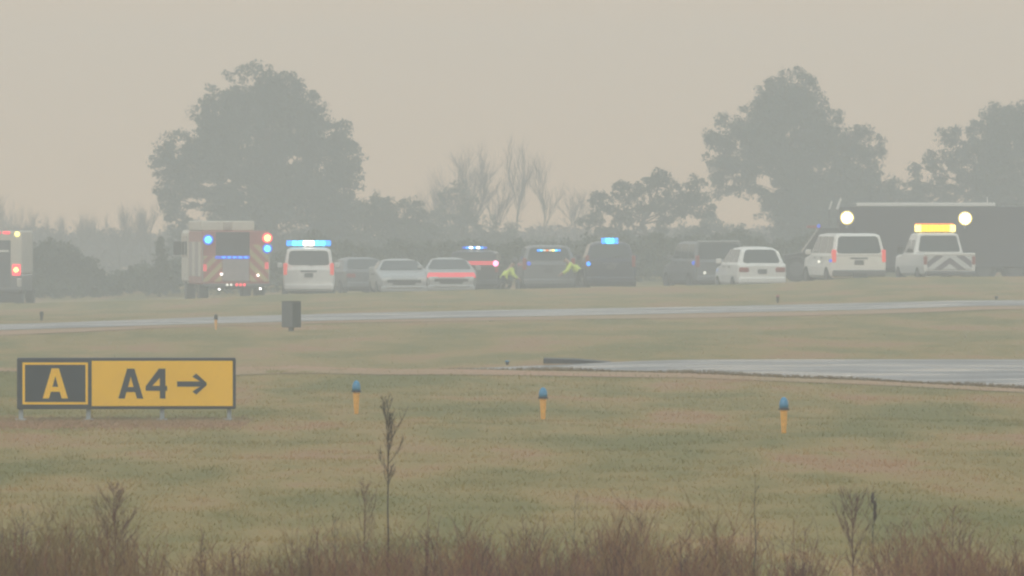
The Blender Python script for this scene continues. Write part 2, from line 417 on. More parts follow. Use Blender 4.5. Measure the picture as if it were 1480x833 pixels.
def make_far_grass():
    n = 40000
    Y = rng.uniform(139.5, 292, n); X = rng.uniform(-1, 1, n) * (Y * 0.0617 * 1.2 + 1.5)
    Z = np.array([ground_z(float(x), float(y)) for x, y in zip(X, Y)])
    rlo = [ground_hit(*p) for p in lo]; rhi = [ground_hit(*p) for p in hi]
    yl = np.interp(X, [p[0] for p in rlo], [p[1] for p in rlo]); yh = np.interp(X, [p[0] for p in rhi], [p[1] for p in rhi])
    ar = 286
    keep = ~((Y > yl - .3) & (Y < yh + .3)) & (Y < ar)
    X, Y, Z = X[keep], Y[keep], Z[keep]; n = len(X)
    h = rng.uniform(.012, .03, n); w = rng.uniform(.015, .035, n); a = rng.uniform(0, math.pi, n)
    B = np.stack([X, Y, Z - .01], 1); side = np.stack([np.cos(a) * w, np.sin(a) * w, np.zeros(n)], 1)
    T = B + np.stack([rng.normal(0, .04, n), rng.normal(0, .04, n), h], 1)
    return np_mesh('grass', np.stack([B - side, B + side, T], 1).reshape(-1, 3), 3, 'far_blades')
tag(make_far_grass(), 'hazy tan grass between the taxiway and the runway', 'grass', kind='stuff')

TOPX = [-80, 0, 60, 120, 165, 200, 240, 290, 340, 400, 450, 500, 560, 640, 700, 760, 830, 900, 960, 1020, 1090, 1150, 1230, 1290, 1350, 1400, 1440, 1480, 1560]
TOPY = [750, 742, 752, 745, 722, 765, 790, 775, 795, 790, 768, 785, 775, 768, 785, 760, 768, 758, 772, 765, 750, 770, 738, 765, 752, 770, 798, 790, 780]
def brush_mass(n, name, material, mn, extra, label):
    S = Segs()
    for i in range(n):
        Y = rnd.uniform(41, 50); px = rnd.uniform(-130, 1610); x = wx(px, Y)
        dens = noise.noise(Vector((x * 0.9, Y * 0.15, extra)))
        if dens < rnd.uniform(-.35, .2): continue
        if name == 'dry_brush' and px < 440 and rnd.random() < .70: continue
        if name == 'straw_grass' and px > 560 and rnd.random() < .4: continue
        top = float(np.interp(px, TOPX, TOPY)) + rnd.gauss(17, 11) - 55 * noise.noise(Vector((px * .017, extra, 4.0))) - 22 * noise.noise(Vector((px * .07, extra, 6.0)))
        z1 = wz(top, Y) * rnd.uniform(mn, 1.0); z0 = ground_z(x, Y)
        H = max(.15, z1 - z0); lean = Vector((rnd.gauss(0, .10), rnd.gauss(0, .10), 0)) * H
        p = Vector((x, Y, z0 - .02)); r = rnd.uniform(.0016, .0032); pts = [p]
        for k in range(1, 4):
            t = k / 3
            pts.append(Vector((x, Y, z0)) + lean * t * t + Vector((rnd.gauss(0, .008), rnd.gauss(0, .008), H * t)))
        for k in range(3): S.add(pts[k], pts[k + 1], r * (1 - k * .25), r * (1 - (k + 1) * .25))
        for _ in range(rnd.randint(4, 8)):
            t = rnd.uniform(.35, 1.0); k = min(2, int(t * 3)); f = t * 3 - k
            q = pts[k].lerp(pts[k + 1], f); L = H * rnd.uniform(.08, .26); a = rnd.uniform(0, 6.28)
            d = Vector((math.cos(a) * .55, math.sin(a) * .55, rnd.uniform(.5, 1.1))).normalized()
            e1 = q + d * L; S.add(q, e1, r * .6, r * .35)
            if rnd.random() < .6:
                S.add(e1, e1 + (d + Vector((rnd.gauss(0, .5), rnd.gauss(0, .5), .3))).normalized() * L * .5, r * .5, r * .3)
    return tag(S.obj(name, material), label, 'brush', kind='stuff')
brush_mass(4600, 'dry_brush', 'dry_stems', .6, 2.0, 'reddish brown tangle of dry weeds along the bottom of the picture')
brush_mass(3400, 'straw_grass', 'straw', .5, 9.0, 'pale straw coloured dead grass standing among the brown weeds')

def stalk(name, label, cat, px, topy, Y, r, material, branches, spread=0.35, bstart=0.35, droop=0.9, seeds=0, twig=3, lean=0.0, group=None):
    x = wx(px, Y); z0 = ground_z(x, Y); H = wz(topy, Y) - z0
    root = thing(name, label, cat, (x, Y, z0), group=group)
    S = Segs(); T = Segs() if branches > 14 else S; pts = []
    for k in range(9):
        t = k / 8
        pts.append(Vector((lean * t * t + rnd.gauss(0, .004), rnd.gauss(0, .004), H * t - (.02 if k == 0 else 0))))
    for k in range(8): S.add(pts[k], pts[k + 1], r * (1 - .1 * k), r * (1 - .1 * (k + 1)))
    for i in range(branches):
        t = bstart + (1 - bstart) * (i + rnd.random()) / branches; k = min(7, int(t * 8)); q = pts[k].lerp(pts[k + 1], t * 8 - k)
        env = math.sin(math.pi * min(1, max(.08, (t - bstart) / (1 - bstart + 1e-6)) * .85 + .12))
        L = spread * H * env * rnd.uniform(.6, 1.1) + .015; a = rnd.uniform(0, 6.28)
        d = Vector((math.cos(a) * .6, math.sin(a) * .6, droop)).normalized()
        e1 = q + d * L * .5; e2 = e1 + (d + Vector((0, 0, .5))).normalized() * L * .5
        T.add(q, e1, r * .32, r * .22); T.add(e1, e2, r * .22, r * .14)
        for _ in range(twig):
            s0 = q.lerp(e2, rnd.uniform(.3, 1)); dd = (d + Vector((rnd.gauss(0, .6), rnd.gauss(0, .6), rnd.uniform(0, .6)))).normalized()
            T.add(s0, s0 + dd * L * rnd.uniform(.2, .45), r * .2, r * .12)
        if seeds and rnd.random() < seeds:
            T.add(e2, e2 + Vector((0, 0, .02)), .003, .012); T.add(e2 + Vector((0, 0, .02)), e2 + Vector((0, 0, .065)), .012, .002)
    S.obj('stem', material, root)
    if T is not S: T.obj('twigs', material, root)
    return root
stalk('tall_weed', 'tallest dry weed stalk, with a feathery top, right of the first blue taxiway light', 'weed', 561, 578, 47.5, .0080, 'dark_stem', 26, spread=.135, bstart=.60, droop=.75, twig=6)
stalk('dry_weed', 'reddish feathery dry weed just left of the tallest stalk', 'weed', 527, 698, 47, .0045, 'red_stem', 34, spread=.22, bstart=.35, droop=1.1, twig=4)
stalk('dry_weed', 'thin upright dark weed stalk at the bottom right of centre', 'weed', 1091, 688, 47.5, .005, 'dark_stem', 9, spread=.08, bstart=.3)
stalk('dry_weed', 'wide branching dark weed with a thick stem in the lower right', 'weed', 1232, 722, 46, .0068, 'red_stem', 34, spread=.34, bstart=.45, droop=.9, twig=4)
root = stalk('seed_head_weed', 'weed carrying a short row of dark seed heads in the lower right', 'weed', 1263, 712, 47, .0055, 'dark_stem', 6, spread=.08, bstart=.6)
for k, (dx, dz) in enumerate([(-.006, 1.05), (.006, .985), (.006, .91)]):
    b = MB(); hz = wz(712, 47) - root.location.z
    b.lathe([(.002, 0), (.008, .02), (.010, .045), (.005, .06), (.001, .07)], (dx * 1.2, .0, hz * dz * .93 - .05), n=8); b.obj('seed_head', 'dark_stem', root)
stalk('dry_shrub', 'dark bushy weed clump in the lower left', 'weed', 166, 703, 47, .0055, 'red_stem', 70, spread=.22, bstart=.15, droop=.6, twig=8)
stalk('dry_weed', 'thin bare weed stem standing between the dark clump and the reddish weed', 'weed', 291, 770, 47, .006, 'red_stem', 22, spread=.12, bstart=.4)
stalk('dry_weed', 'slanting dark weed stem left of the reddish feathery weed', 'weed', 489, 745, 46, .005, 'dark_stem', 8, spread=.1, bstart=.5, lean=-.03)
stalk('dry_weed', 'faint upright weed stem in the lower left corner', 'weed', 33, 735, 46.5, .0045, 'dark_stem', 16, spread=.16, bstart=.3)
stalk('dry_weed', 'low dark weed with two forks near the lower centre', 'weed', 831, 712, 48, .0035, 'dark_stem', 12, spread=.12, bstart=.5)
stalk('dry_weed', 'thin spindly weed left of the straw brown patch, lower right edge', 'weed', 1376, 735, 47, .004, 'red_stem', 24, spread=.25, bstart=.35, droop=.7)
stalk('dry_weed', 'bent brown weed at the lower right corner', 'weed', 1455, 778, 46, .005, 'red_stem', 20, spread=.22, bstart=.35, lean=.05)

def clump(px, topy, wpx, mat_, n):
    Y = rnd.uniform(45, 49); x0 = wx(px, Y); z0 = ground_z(x0, Y); H = wz(topy, Y) - z0
    t = thing('dry_shrub', 'reddish brown dry weed clump rising out of the bottom fringe', 'weed', (x0, Y, z0), group='reddish brown weed clumps along the bottom')
    S = Segs(); w = wpx / F * Y
    for i in range(n):
        a = rnd.gauss(0, .45); h = H * rnd.uniform(.45, 1.0) * (1 - .35 * min(1, abs(a))); p = Vector((a * w * .35, rnd.gauss(0, .08), -.02)); r_ = rnd.uniform(.0022, .0042)
        top = Vector((a * w + rnd.gauss(0, .02), p.y + rnd.gauss(0, .06), h)); mid = p.lerp(top, .5) + Vector((-a * w * .12, 0, .02))
        S.add(p, mid, r_, r_ * .8); S.add(mid, top, r_ * .8, r_ * .4)
        for _ in range(9):
            q = mid.lerp(top, rnd.uniform(-.3, 1)); d = Vector((rnd.gauss(0, .5), rnd.gauss(0, .5), rnd.uniform(.3, 1))).normalized(); L = H * rnd.uniform(.05, .15)
            e1 = q + d * L; S.add(q, e1, r_ * .5, r_ * .3)
            S.add(e1, e1 + (d + Vector((rnd.gauss(0, .5), 0, .3))).normalized() * L * .6, r_ * .35, r_ * .2)
    S.obj('stems', mat_, t)
for px, ty, w_, n_ in ((20, 738, 60, 26), (95, 752, 50, 22), (205, 768, 70, 22), (290, 778, 40, 18), (352, 772, 60, 16), (455, 748, 90, 44), (612, 742, 70, 24), (690, 770, 80, 34), (760, 736, 60, 20), (875, 752, 90, 44),
                        (985, 764, 60, 26), (1040, 745, 50, 22), (1150, 752, 90, 44), (1310, 752, 80, 34), (1385, 738, 70, 28), (1440, 788, 60, 18)):
    clump(px, ty, w_, 'dry_stems', n_)

# ------------------------------------------------------------------ airfield sign
def curve_mesh(name, loops, depth, material, parent, y_front):
    """flat shape from closed 2-D loops (x, z), extruded in y, holes kept"""
    cu = bpy.data.curves.new(name, 'CURVE'); cu.dimensions = '2D'; cu.fill_mode = 'BOTH'; cu.extrude = depth / 2
    for lp in loops:
        sp = cu.splines.new('POLY'); sp.points.add(len(lp) - 1)
        for p, (x, z) in zip(sp.points, lp): p.co = (x, z, 0, 1)
        sp.use_cyclic_u = True
    o = bpy.data.objects.new(name, cu); col.objects.link(o)
    dg = bpy.context.evaluated_depsgraph_get()
    me = bpy.data.meshes.new_from_object(o.evaluated_get(dg)); bpy.data.objects.remove(o)
    me.transform(Matrix.Rotation(math.pi / 2, 4, 'X')); me.transform(Matrix.Translation((0, y_front, 0)))
    me.materials.clear(); me.materials.append(MATS[material]); me.name = name
    n = bpy.data.objects.new(name, me); col.objects.link(n); n.parent = parent
    return n
def letter_a(cx, zb, w, h, s):
    # outer with flat narrow top, legs; inner triangle hole
    hw = w / 2; tw = s * 0.62
    zc0, zc1 = zb + h * .22, zb + h * .22 + s * .85
    def xo(z): return hw + (tw - hw) * (z - zb) / h
    def xi(z): return xo(z) - s * 1.08
    zap = zb + h - s * 1.35
    outer = [(cx - hw, zb), (cx - xi(zb), zb), (cx - xi(zc0), zc0), (cx + xi(zc0), zc0), (cx + xi(zb), zb), (cx + hw, zb), (cx + tw, zb + h), (cx - tw, zb + h)]
    hole = [(cx - xi(zc1), zc1), (cx, zap), (cx + xi(zc1), zc1)]
    return [outer, hole]
def build_sign():
    Y = 96.0; s = F / Y
    px0, px1 = 24.5, 340.5
    zt, zb = wz(517.5, Y), wz(591.5, Y)
    X0, X1 = wx(px0, Y), wx(px1, Y); cx = (X0 + X1) / 2
    g = ground_z(cx, Y)
    t = thing('taxiway_sign', 'long black and yellow airfield sign reading A and A4 with an arrow', 'sign', (cx, Y, g), R(1.2))
    L = lambda px: wx(px, Y) - cx
    Z = lambda py: wz(py, Y) - g
    MB().box(L(px0), L(px1), -.005, .20, Z(591.5), Z(517.5), .012).obj('cabinet', 'sign_frame', t)
    # faces sit in the front of the cabinet
    f = MB().box(L(31.0), L(129), -.013, -.006, Z(586), Z(522.5), .006).obj('location_panel', 'sign_black', t)
    bo = [(L(32.5), Z(584.8)), (L(127.2), Z(584.8)), (L(127.2), Z(524)), (L(32.5), Z(524))]
    bi = [(L(36.2), Z(581.3)), (L(123.6), Z(581.3)), (L(123.6), Z(527.4)), (L(36.2), Z(527.4))]
    curve_mesh('border', [bo, bi], .006, 'sign_yellow', f, -.014)
    curve_mesh('letter', letter_a(L(80), Z(576), .292, Z(532.5) - Z(576), .067), .006, 'sign_yellow', f, -.014)
    r = MB().box(L(132.5), L(336.3), -.013, -.006, Z(587.3), Z(521.8), .006).obj('direction_panel', 'sign_yellow', t)
    curve_mesh('letter', letter_a(L(189), Z(576.2), .288, Z(533) - Z(576.2), .067), .006, 'sign_black', r, -.014)
    a = .064
    x0, x1, zt4, zb4 = L(210.5), L(241.5), Z(533), Z(576.2); xs0 = L(231) ; xs1 = xs0 + a; zc = Z(565); zc2 = zc + a * .88
    four = [(xs0, zb4), (xs1, zb4), (xs1, zc), (x1, zc), (x1, zc2), (xs1, zc2), (xs1, zt4), (xs0 - .012, zt4), (x0, zc2 - .004), (x0, zc), (xs0, zc)]
    hole = [(x0 + .075, zc2), (xs0, zc2), (xs0, zt4 - .105)]
    curve_mesh('digit', [four, hole], .006, 'sign_black', r, -.014)
    ax0, ax1 = L(256), L(298.5); zc = Z(555.3); hs = .030
    def rr(px_): return L(px_)
    arrow = [(ax0, zc - hs), (ax1 - .085, zc - hs), (rr(277), zc - .098), (rr(281.5), zc - .135), (ax1, zc - .012), (ax1, zc + .012),
             (rr(281.5), zc + .135), (rr(277), zc + .098), (ax1 - .085, zc + hs), (ax0, zc + hs)]
    arrow = [(ax0, zc - hs), (ax1 - .075, zc - hs), (rr(278), zc - .085), (rr(283.5), zc - .122), (ax1, zc - .014), (ax1, zc + .014),
             (rr(283.5), zc + .122), (rr(278), zc + .085), (ax1 - .075, zc + hs), (ax0, zc + hs)]
    curve_mesh('arrow', [arrow], .006, 'sign_black', r, -.014)
    MB().box(L(129.2), L(132.3), -.016, -.006, Z(588), Z(521), .004).obj('divider', 'sign_frame', t)
    for px in (30, 127.5, 234, 331):
        lg = MB().box(L(px) - .026, L(px) + .026, .06, .12, -.03, Z(591.5), .008).obj('leg', 'galvanised', t)
        MB().box(L(px) - .06, L(px) + .06, .03, .15, -.02, .03, .006).obj('foot_plate', 'galvanised', lg)
build_sign()
# low earth and grass collar at the sign base
cs = Segs()
for i in range(9000):
    Y = rnd.gauss(94.9, 1.3); x = wx(rnd.uniform(-40, 360), 96)
    h = rnd.uniform(.01, .04); z = ground_z(x, Y)
    cs.add((x, Y, z - .01), (x + rnd.gauss(0, .04), Y + rnd.gauss(0, .04), z + h), .005, .002)
es = Segs()
for i in range(9000):
    x = rnd.uniform(-12, 11); y = float(np.interp(x, [p[0] for p in taxi_near], [p[1] for p in taxi_near])) + rnd.gauss(-.25, .28) + .35 * noise.noise(Vector((x * 1.1, 0, 3)))
    z = ground_z(x, y); hgt = rnd.uniform(.015, .06) * (1 + noise.noise(Vector((x * .8, 2, 3))))
    es.add((x, y, z - .01), (x + rnd.gauss(0, .04), y + rnd.gauss(0, .03), z + hgt), .008, .003)
tag(es.obj('edge_grass', 'straw'), 'ragged dead grass overhanging the near edge of the wet taxiway', 'grass', kind='stuff')
tag(cs.obj('rough_grass', 'dead_grass'), 'rough brown unmown grass round the feet of the airfield sign', 'grass', kind='stuff')

# ------------------------------------------------------------------ taxiway edge lights
def edge_light(label, px, basey, toppx_y, group, lens='blue_glass', post='fixture_orange', Y=None, hs=1.0):
    if Y is None: x, Y = ground_hit(px, basey)
    x = wx(px, Y); z = ground_z(x, Y); H = wz(toppx_y, Y) - z
    t = thing('edge_light', label, 'airfield light', (x, Y, z), group=group)
    k = hs
    MB().lathe([(.026 * k, -.03), (.028 * k, H * .1), (.034 * k, H * .3), (.040 * k, H * .55), (.044 * k, H * .64), (.040 * k, H * .645)], n=16).obj('column', post, t, True)
    MB().lathe([(.05 * k, H * .645), (.062 * k, H * .65), (.062 * k, H * .685), (.05 * k, H * .70)], n=16).obj('collar', 'black_plastic', t)
    MB().lathe([(.050 * k, H * .70), (.052 * k, H * .78), (.046 * k, H * .88), (.032 * k, H * .955), (.010 * k, H)], n=16).obj('lens', lens, t, True)
    return t
G = 'blue topped lights along the taxiway edge'
edge_light('blue topped orange edge light, leftmost of the three in the near grass', 515, 599, 550, G)
edge_light('blue topped orange edge light, middle one of the three in the near grass', 785, 607, 560, G)
edge_light('blue topped orange edge light, rightmost and nearest of the three in the grass', 1133, 627, 574, G)
edge_light('small blue edge light beyond the left end of the wet taxiway', 733, 531, 521, G, post='black_plastic', Y=141.5, hs=.8)
edge_light('small orange edge light with a dark head left of the grey cabinet', 312, 477, 454, 'lights along the far runway', lens='black_plastic', hs=.8)
edge_light('tiny dark runway light at the far left edge of the runway', 60, 460, 450, 'lights along the far runway', lens='black_plastic', post='black_plastic', Y=215)
edge_light('tiny reddish dark runway light below the white crossover', 1124, 435, 426, 'lights along the far runway', lens='tail_dull', post='black_plastic', Y=232)
edge_light('tiny dark runway light at the right end of the runway', 1440, 441, 428, 'lights along the far runway', lens='black_plastic', post='black_plastic', Y=226)

# grey cabinet on a stub
x, Y = ground_hit(423, 478)
Y = Y - 1; x = wx(421, Y); g = ground_z(x, Y); sc_ = F / Y
t = thing('marker_cabinet', 'dark grey box shaped marker on a stub post beside the far runway', 'cabinet', (x, Y, g), R(-44))
zt = wz(436.5, Y) - g; zb_ = wz(473.5, Y) - g
MB().box(-.17, .17, -.13, .13, zb_, zt, .01).obj('housing', 'cabinet_light', t)
MB().box(-.162, .162, -.137, -.131, zb_ + .02, zt - .03, .004).obj('front_face', 'cabinet_light', t)
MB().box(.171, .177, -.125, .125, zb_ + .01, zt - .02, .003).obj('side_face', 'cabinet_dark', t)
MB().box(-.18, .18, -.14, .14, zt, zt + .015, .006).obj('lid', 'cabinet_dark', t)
MB().lathe([(.06, -.03), (.06, zb_)], n=10).obj('post', 'grey_plastic', t)

# drain grating strip at the far edge of the taxiway
x0, x1 = wx(786, 137), wx(885, 137)
t = thing('drain_channel', 'long dark drain strip at the far edge of the wet taxiway', 'drain', ((x0 + x1) / 2, 138.4, ground_z((x0 + x1) / 2, 138.4)), R(-1))
h = (x1 - x0) / 2
MB().rings([[(-h, -.2, .02), (-h, .5, .02), (-h, .5, .115), (-h, -.2, .105)], [(0, -.2, .02), (0, .5, .02), (0, .5, .10), (0, -.2, .085)], [(h, -.2, .02), (h, .5, .02), (h, .5, .05), (h, -.2, .04)]]).obj('kerb_edge', 'black_plastic', t)

# ------------------------------------------------------------------ vehicles (local: front towards +y, rear at -y)
def wheel(t, x, y, r, w=.24):
    s = 1 if x > 0 else -1
    ty = MB().lathe([(r * .62, x - s * w / 2 * 1), (r * .93, x - s * w / 2), (r, x - s * w * .35), (r, x + s * w * .35), (r * .93, x + s * w / 2), (r * .62, x + s * w / 2)], (0, y, r), 'x', 20).obj('wheel', 'tyre_rubber', t)
    MB().lathe([(r * .60, x + s * w * .3), (r * .60, x + s * (w / 2 + .004)), (r * .5, x + s * (w / 2 + .01)), (r * .15, x + s * (w / 2 + .02))], (0, y, r), 'x', 14).obj('rim', 'rim_metal', ty)
def ring_sec(y, zb, zt, hw, r, crown=.015):
    h = zt - zb; r = min(r, h * .4)
    half = [(hw * .88, zb), (hw * .97, zb + h * .12), (hw, zb + h * .45), (hw * .985, zt - r), (hw * .985 - r * .3, zt - r * .3), (hw * .985 - r, zt), (hw * .4, zt + crown)]
    return [(x, y, z) for x, z in half] + [(-x, y, z) for x, z in reversed(half)]
def car(label, cat, loc, rz, L=4.9, W=2.0, H=1.85, belt=1.08, zc=.28, hood=1.05, deck=None, cb=(-2.35, 1.0), crf=(-2.1, .35), roof_in=.16,
        paint='white_paint', wr=.38, tail='tail_red', head='headlamp', roof_bar=True, name='parked_car', group=None, tail_shape='tall',
        cab_paint=None, roof_rails=True, plate=True, bumper_mat=None, soft=1.0, rear_glass_inset=(.07, .07, .12, .12)):
    t = thing(name, label, cat, loc, rz, group)
    hw = W / 2; y0, y1 = -L / 2, L / 2
    deck = belt if deck is None else deck
    st = [ring_sec(y0, zc + .18, deck - .10, hw - .07, .05), ring_sec(y0 + .07, zc + .02, deck - .015, hw - .015, .07),
          ring_sec(cb[0] - .02 if cb[0] - .02 > y0 + .12 else y0 + .14, zc, deck, hw, .06), ring_sec(max(cb[0] + .12, y0 + .2), zc, belt, hw, .05),
          ring_sec(cb[1] - .25, zc, belt, hw, .05), ring_sec(cb[1] + .08, zc, hood + .03, hw, .08), ring_sec(y1 - .55, zc, hood - .05, hw - .02, .09, .03),
          ring_sec(y1 - .16, zc + .02, hood - .17, hw - .08, .10, .02), ring_sec(y1, zc + .14, hood - .28, hw - .17, .08)]
    b = MB(); b.rings(st); b.obj('body', paint, t)
    # cabin
    wb, wrf = hw - .05, hw - roof_in
    def dim(z):
        q = (z - belt) / (H - belt)
        return (wb + (wrf - wb) * q, cb[0] + (crf[0] - cb[0]) * q, cb[1] + (crf[1] - cb[1]) * q)
    b = MB(); rg = []
    for z, ins in ((belt - .03, 0), (belt + (H - belt) * .5, 0), (H - .07 * soft, 0), (H - .02 * soft, .05 * soft), (H + .005, .16 * soft)):
        w_, ya, yb = dim(min(z, H)); rg.append(b.rrect(-w_ + ins, w_ - ins, ya + ins, yb - ins, z, .12, 3))
    b.rings(rg); b.obj('cabin', cab_paint or paint, t)
    w0, a0, c0 = dim(belt); w1, a1, c1 = dim(H - .03)
    rear = [(-w0, a0, belt), (w0, a0, belt), (w1, a1, H - .03), (-w1, a1, H - .03)]
    MB().panel(rear, .012, .12, rear_glass_inset).obj('rear_window', 'glass', t)
    front = [(w0, c0, belt), (-w0, c0, belt), (-w1, c1, H - .03), (w1, c1, H - .03)]
    MB().panel(front, .012, .10, (.05, .05, .08, .10)).obj('windscreen', 'glass', t)
    for s in (1, -1):
        q = lambda y_, z_: (s * (w0 + (w1 - w0) * (z_ - belt) / (H - .03 - belt)), y_, z_)
        zlo, zhi = belt + .04, H - .10
        cuts = [(a0 + .22, a0 + (c0 - a0) * .30), (a0 + (c0 - a0) * .33, a0 + (c0 - a0) * .60), (a0 + (c0 - a0) * .63, c0 - .28)] if c0 - a0 > 2.6 else [(a0 + .35, a0 + (c0 - a0) * .48), (a0 + (c0 - a0) * .52, c0 - .30)]
        for i, (ya, yb) in enumerate(cuts):
            sa = (a1 - a0) * .8 if i == 0 else 0; sb_ = (c1 - c0) * .72 if i == len(cuts) - 1 else 0
            cc = [q(ya, zlo), q(yb, zlo), q(yb + sb_, zhi), q(ya + sa, zhi)]
            if s < 0: cc = [cc[1], cc[0], cc[3], cc[2]]
            MB().panel(cc, .010, .05).obj('side_window', 'glass', t)
        m_ = MB().box(min(s * hw, s * (hw + .20)), max(s * hw, s * (hw + .20)), c0 - .42, c0 - .30, belt - .02, belt + .16, .03).obj('mirror', paint, t)
        # lights
        if tail_shape == 'tall':
            zl, zh, xw = belt - .28, belt + .16, .10
            MB().box(min(s * (hw - .03), s * (hw - .17)), max(s * (hw - .03), s * (hw - .17)), y0 - .015, y0 + .18, zl, zh, .03).obj('tail_light', tail, t)
        else:
            MB().box(min(s * (hw - .05), s * (hw - .40)), max(s * (hw - .05), s * (hw - .40)), y0 - .03, y0 + .14, deck - .30, deck - .14, .03).obj('tail_light', tail, t)
        MB().box(min(s * (hw - .14), s * (hw - .50)), max(s * (hw - .14), s * (hw - .50)), y1 - .22, y1 + .012, hood - .37, hood - .22, .03).obj('headlight', head, t)
    bm_ = bumper_mat or paint
    MB().box(-hw + .04, hw - .04, y0 - .09, y0 + .12, zc + .06, zc + .28, .05).obj('rear_bumper', bm_, t)
    MB().box(-hw + .10, hw - .10, y1 - .15, y1 + .07, zc - .02, zc + .20, .05).obj('front_bumper', bm_, t)
    MB().box(-.42, .42, y1 - .05, y1 + .02, zc + .24, hood - .38 if hood - .38 > zc + .3 else zc + .34, .02).obj('grille', 'black_plastic', t)
    if plate:
        MB().box(-.16, .16, y0 - .028 - .0, y0 + .02, belt - .36, belt - .20, .01).obj('number_plate', 'grey_plastic', t)
    for s in (1, -1):
        for yy in (cb[0] + (cb[1] - cb[0]) * .42, cb[0] + (cb[1] - cb[0]) * .72):
            MB().box(min(s * (hw - .01), s * (hw + .03)), max(s * (hw - .01), s * (hw + .03)), yy, yy + .17, belt - .14, belt - .10, .01).obj('door_handle', 'black_plastic', t)
    if tail_shape == 'tall':
        MB().tube((.02, a0 - .035, belt + .06), (.40, a0 + (a1 - a0) * .25 - .03, belt + (H - belt) * .25), .013).obj('rear_wiper', 'black_plastic', t)
        MB().box(-.30, .30, y0 - .012, y0 + .03, belt - .17, belt - .11, .01).obj('tailgate_handle', 'grey_plastic', t)
    MB().tube((.25, cb[0] * .3 + cb[1] * .7 - .6, H - .02), (.25, cb[0] * .3 + cb[1] * .7 - .85, H + .22), .008).obj('aerial', 'black_plastic', t)
    if roof_rails:
        for s in (1, -1):
            MB().tube((s * (wrf - .05), crf[0] + .2, H + .035), (s * (wrf - .05), crf[1] - .2, H + .035), .015).obj('roof_rail', 'black_plastic', t)
    for sx in (1, -1):
        for yy in (y0 + .95, y1 - .90):
            wheel(t, sx * (hw - .11), yy, wr)
    MB().box(-hw + .25, hw - .25, y0 + .3, y1 - .4, zc - .08, zc + .05, .03).obj('underbody', 'black_plastic', t)
    return t
def light_bar(t, y, z, w, mods, h=.13, d=.26, base='black_plastic'):
    """mods: list of materials from left to right"""
    lb = MB().box(-w / 2 - .02, w / 2 + .02, y - d / 2, y + d / 2, z, z + .035, .01).obj('light_bar', base, t)
    n = len(mods); sw = w / n
    for i, m_ in enumerate(mods):
        MB().box(-w / 2 + i * sw + .004, -w / 2 + (i + 1) * sw - .004, y - d / 2 + .01, y + d / 2 - .01, z + .035, z + .035 + h, .02).obj('lamp_lens', m_, lb)
    return lb
def lamp(t, name, x, y, z, r, m_, depth=.04):
    MB().lathe([(r, y), (r, y - depth * .6), (r * .7, y - depth)], (x, 0, z), 'y', 12).obj(name, m_, t)
def jack_up(t, dz):
    for c in t.children:
        if not c.name.startswith('wheel'): c.location.z += dz
def V_(px, Y): x = wx(px, Y); return (x, Y, ground_z(x, Y) + .02)

# white patrol SUV with blue bar
t = car('white patrol SUV with its wide blue and white roof bar lit, beside the fire engine', 'SUV', V_(446, 305), R(1.5), L=5.2, W=1.90, H=1.96, belt=1.24, zc=.36, hood=1.16, cb=(-2.52, 1.1), crf=(-2.30, .45), name='patrol_suv', soft=1.4, tail='tail_red')
light_bar(t, -1.5, 1.99, 1.62, ['lamp_blue', 'lamp_cyan', 'lamp_cyan', 'lamp_white', 'lamp_white', 'lamp_cyan', 'lamp_cyan', 'lamp_blue'], h=.19)
# dim dark car
t = car('dim brownish dark car left of the silver patrol sedans', 'car', V_(513, 322), R(14), L=4.8, W=1.85, H=1.50, belt=1.0, hood=.95, deck=1.02, cb=(-1.9, .95), crf=(-1.2, .2), roof_in=.28, paint='grey_paint', wr=.33, tail='tail_dull', roof_rails=False, tail_shape='wide', name='parked_car', soft=2)
lamp(t, 'spot_lamp', .7, -2.43, .98, .05, 'lamp_pale')
# silver sedans, front on
for i, (px, lab) in enumerate([(577, 'silver patrol sedan facing the camera, left of the red striped one'), (648, 'silver patrol sedan facing the camera with a glowing red stripe across its bonnet')]):
    t = car(lab, 'sedan', V_(px, 306), R(180 + (5 if i == 0 else 3)), L=5.0, W=1.94, H=1.46, belt=1.02, hood=1.0, deck=1.04, cb=(-1.9, 1.05), crf=(-1.25, .15), roof_in=.36, paint='silver_paint', wr=.34, tail='tail_dull',
            head='headlamp', roof_rails=False, tail_shape='wide', name='patrol_sedan', bumper_mat='silver_paint', soft=2)
    MB().panel([(.80, 2.26, .885), (-.80, 2.26, .885), (-.72, 2.02, .965), (.72, 2.02, .965)], .012, .03).obj('bonnet_shadow_line', 'grey_plastic', t) if False else None
    MB().box(-.62, .62, 2.50, 2.53, .60, .70, .01).obj('grille_band', 'black_plastic', t)
    MB().box(-.66, .66, 2.55, 2.60, .40, .47, .01).obj('lower_trim', 'chrome', t)
    if i == 1:
        MB().panel([(.90, 2.44, .74), (-.90, 2.44, .74), (-.84, 2.28, .90), (.84, 2.28, .90)], .04, .03).obj('glowing_stripe', 'lamp_red_soft', t)  # red glow on the bonnet put in by emission, not a lamp
# dark SUV with red strip and small blue bar
t = car('dark SUV behind the red striped sedan with a thin blue roof bar', 'SUV', V_(689, 318), R(-3), L=4.9, W=1.98, H=1.66, belt=1.12, cb=(-2.35, 1.0), crf=(-2.1, .35), paint='dark_paint', tail='tail_dull', name='dark_suv', roof_rails=False, soft=1.6)
light_bar(t, -1.4, 1.70, .95, ['lamp_blue_soft', 'lamp_blue', 'lamp_white', 'lamp_blue', 'lamp_white', 'lamp_blue', 'lamp_blue_soft'], h=.08)
MB().box(-.96, .80, -2.52, -2.44, 1.12, 1.27, .02).obj('rear_light_strip', 'lamp_red_soft', t)
lamp(t, 'rear_lamp', .86, -2.42, 1.18, .11, 'lamp_pink', .14)
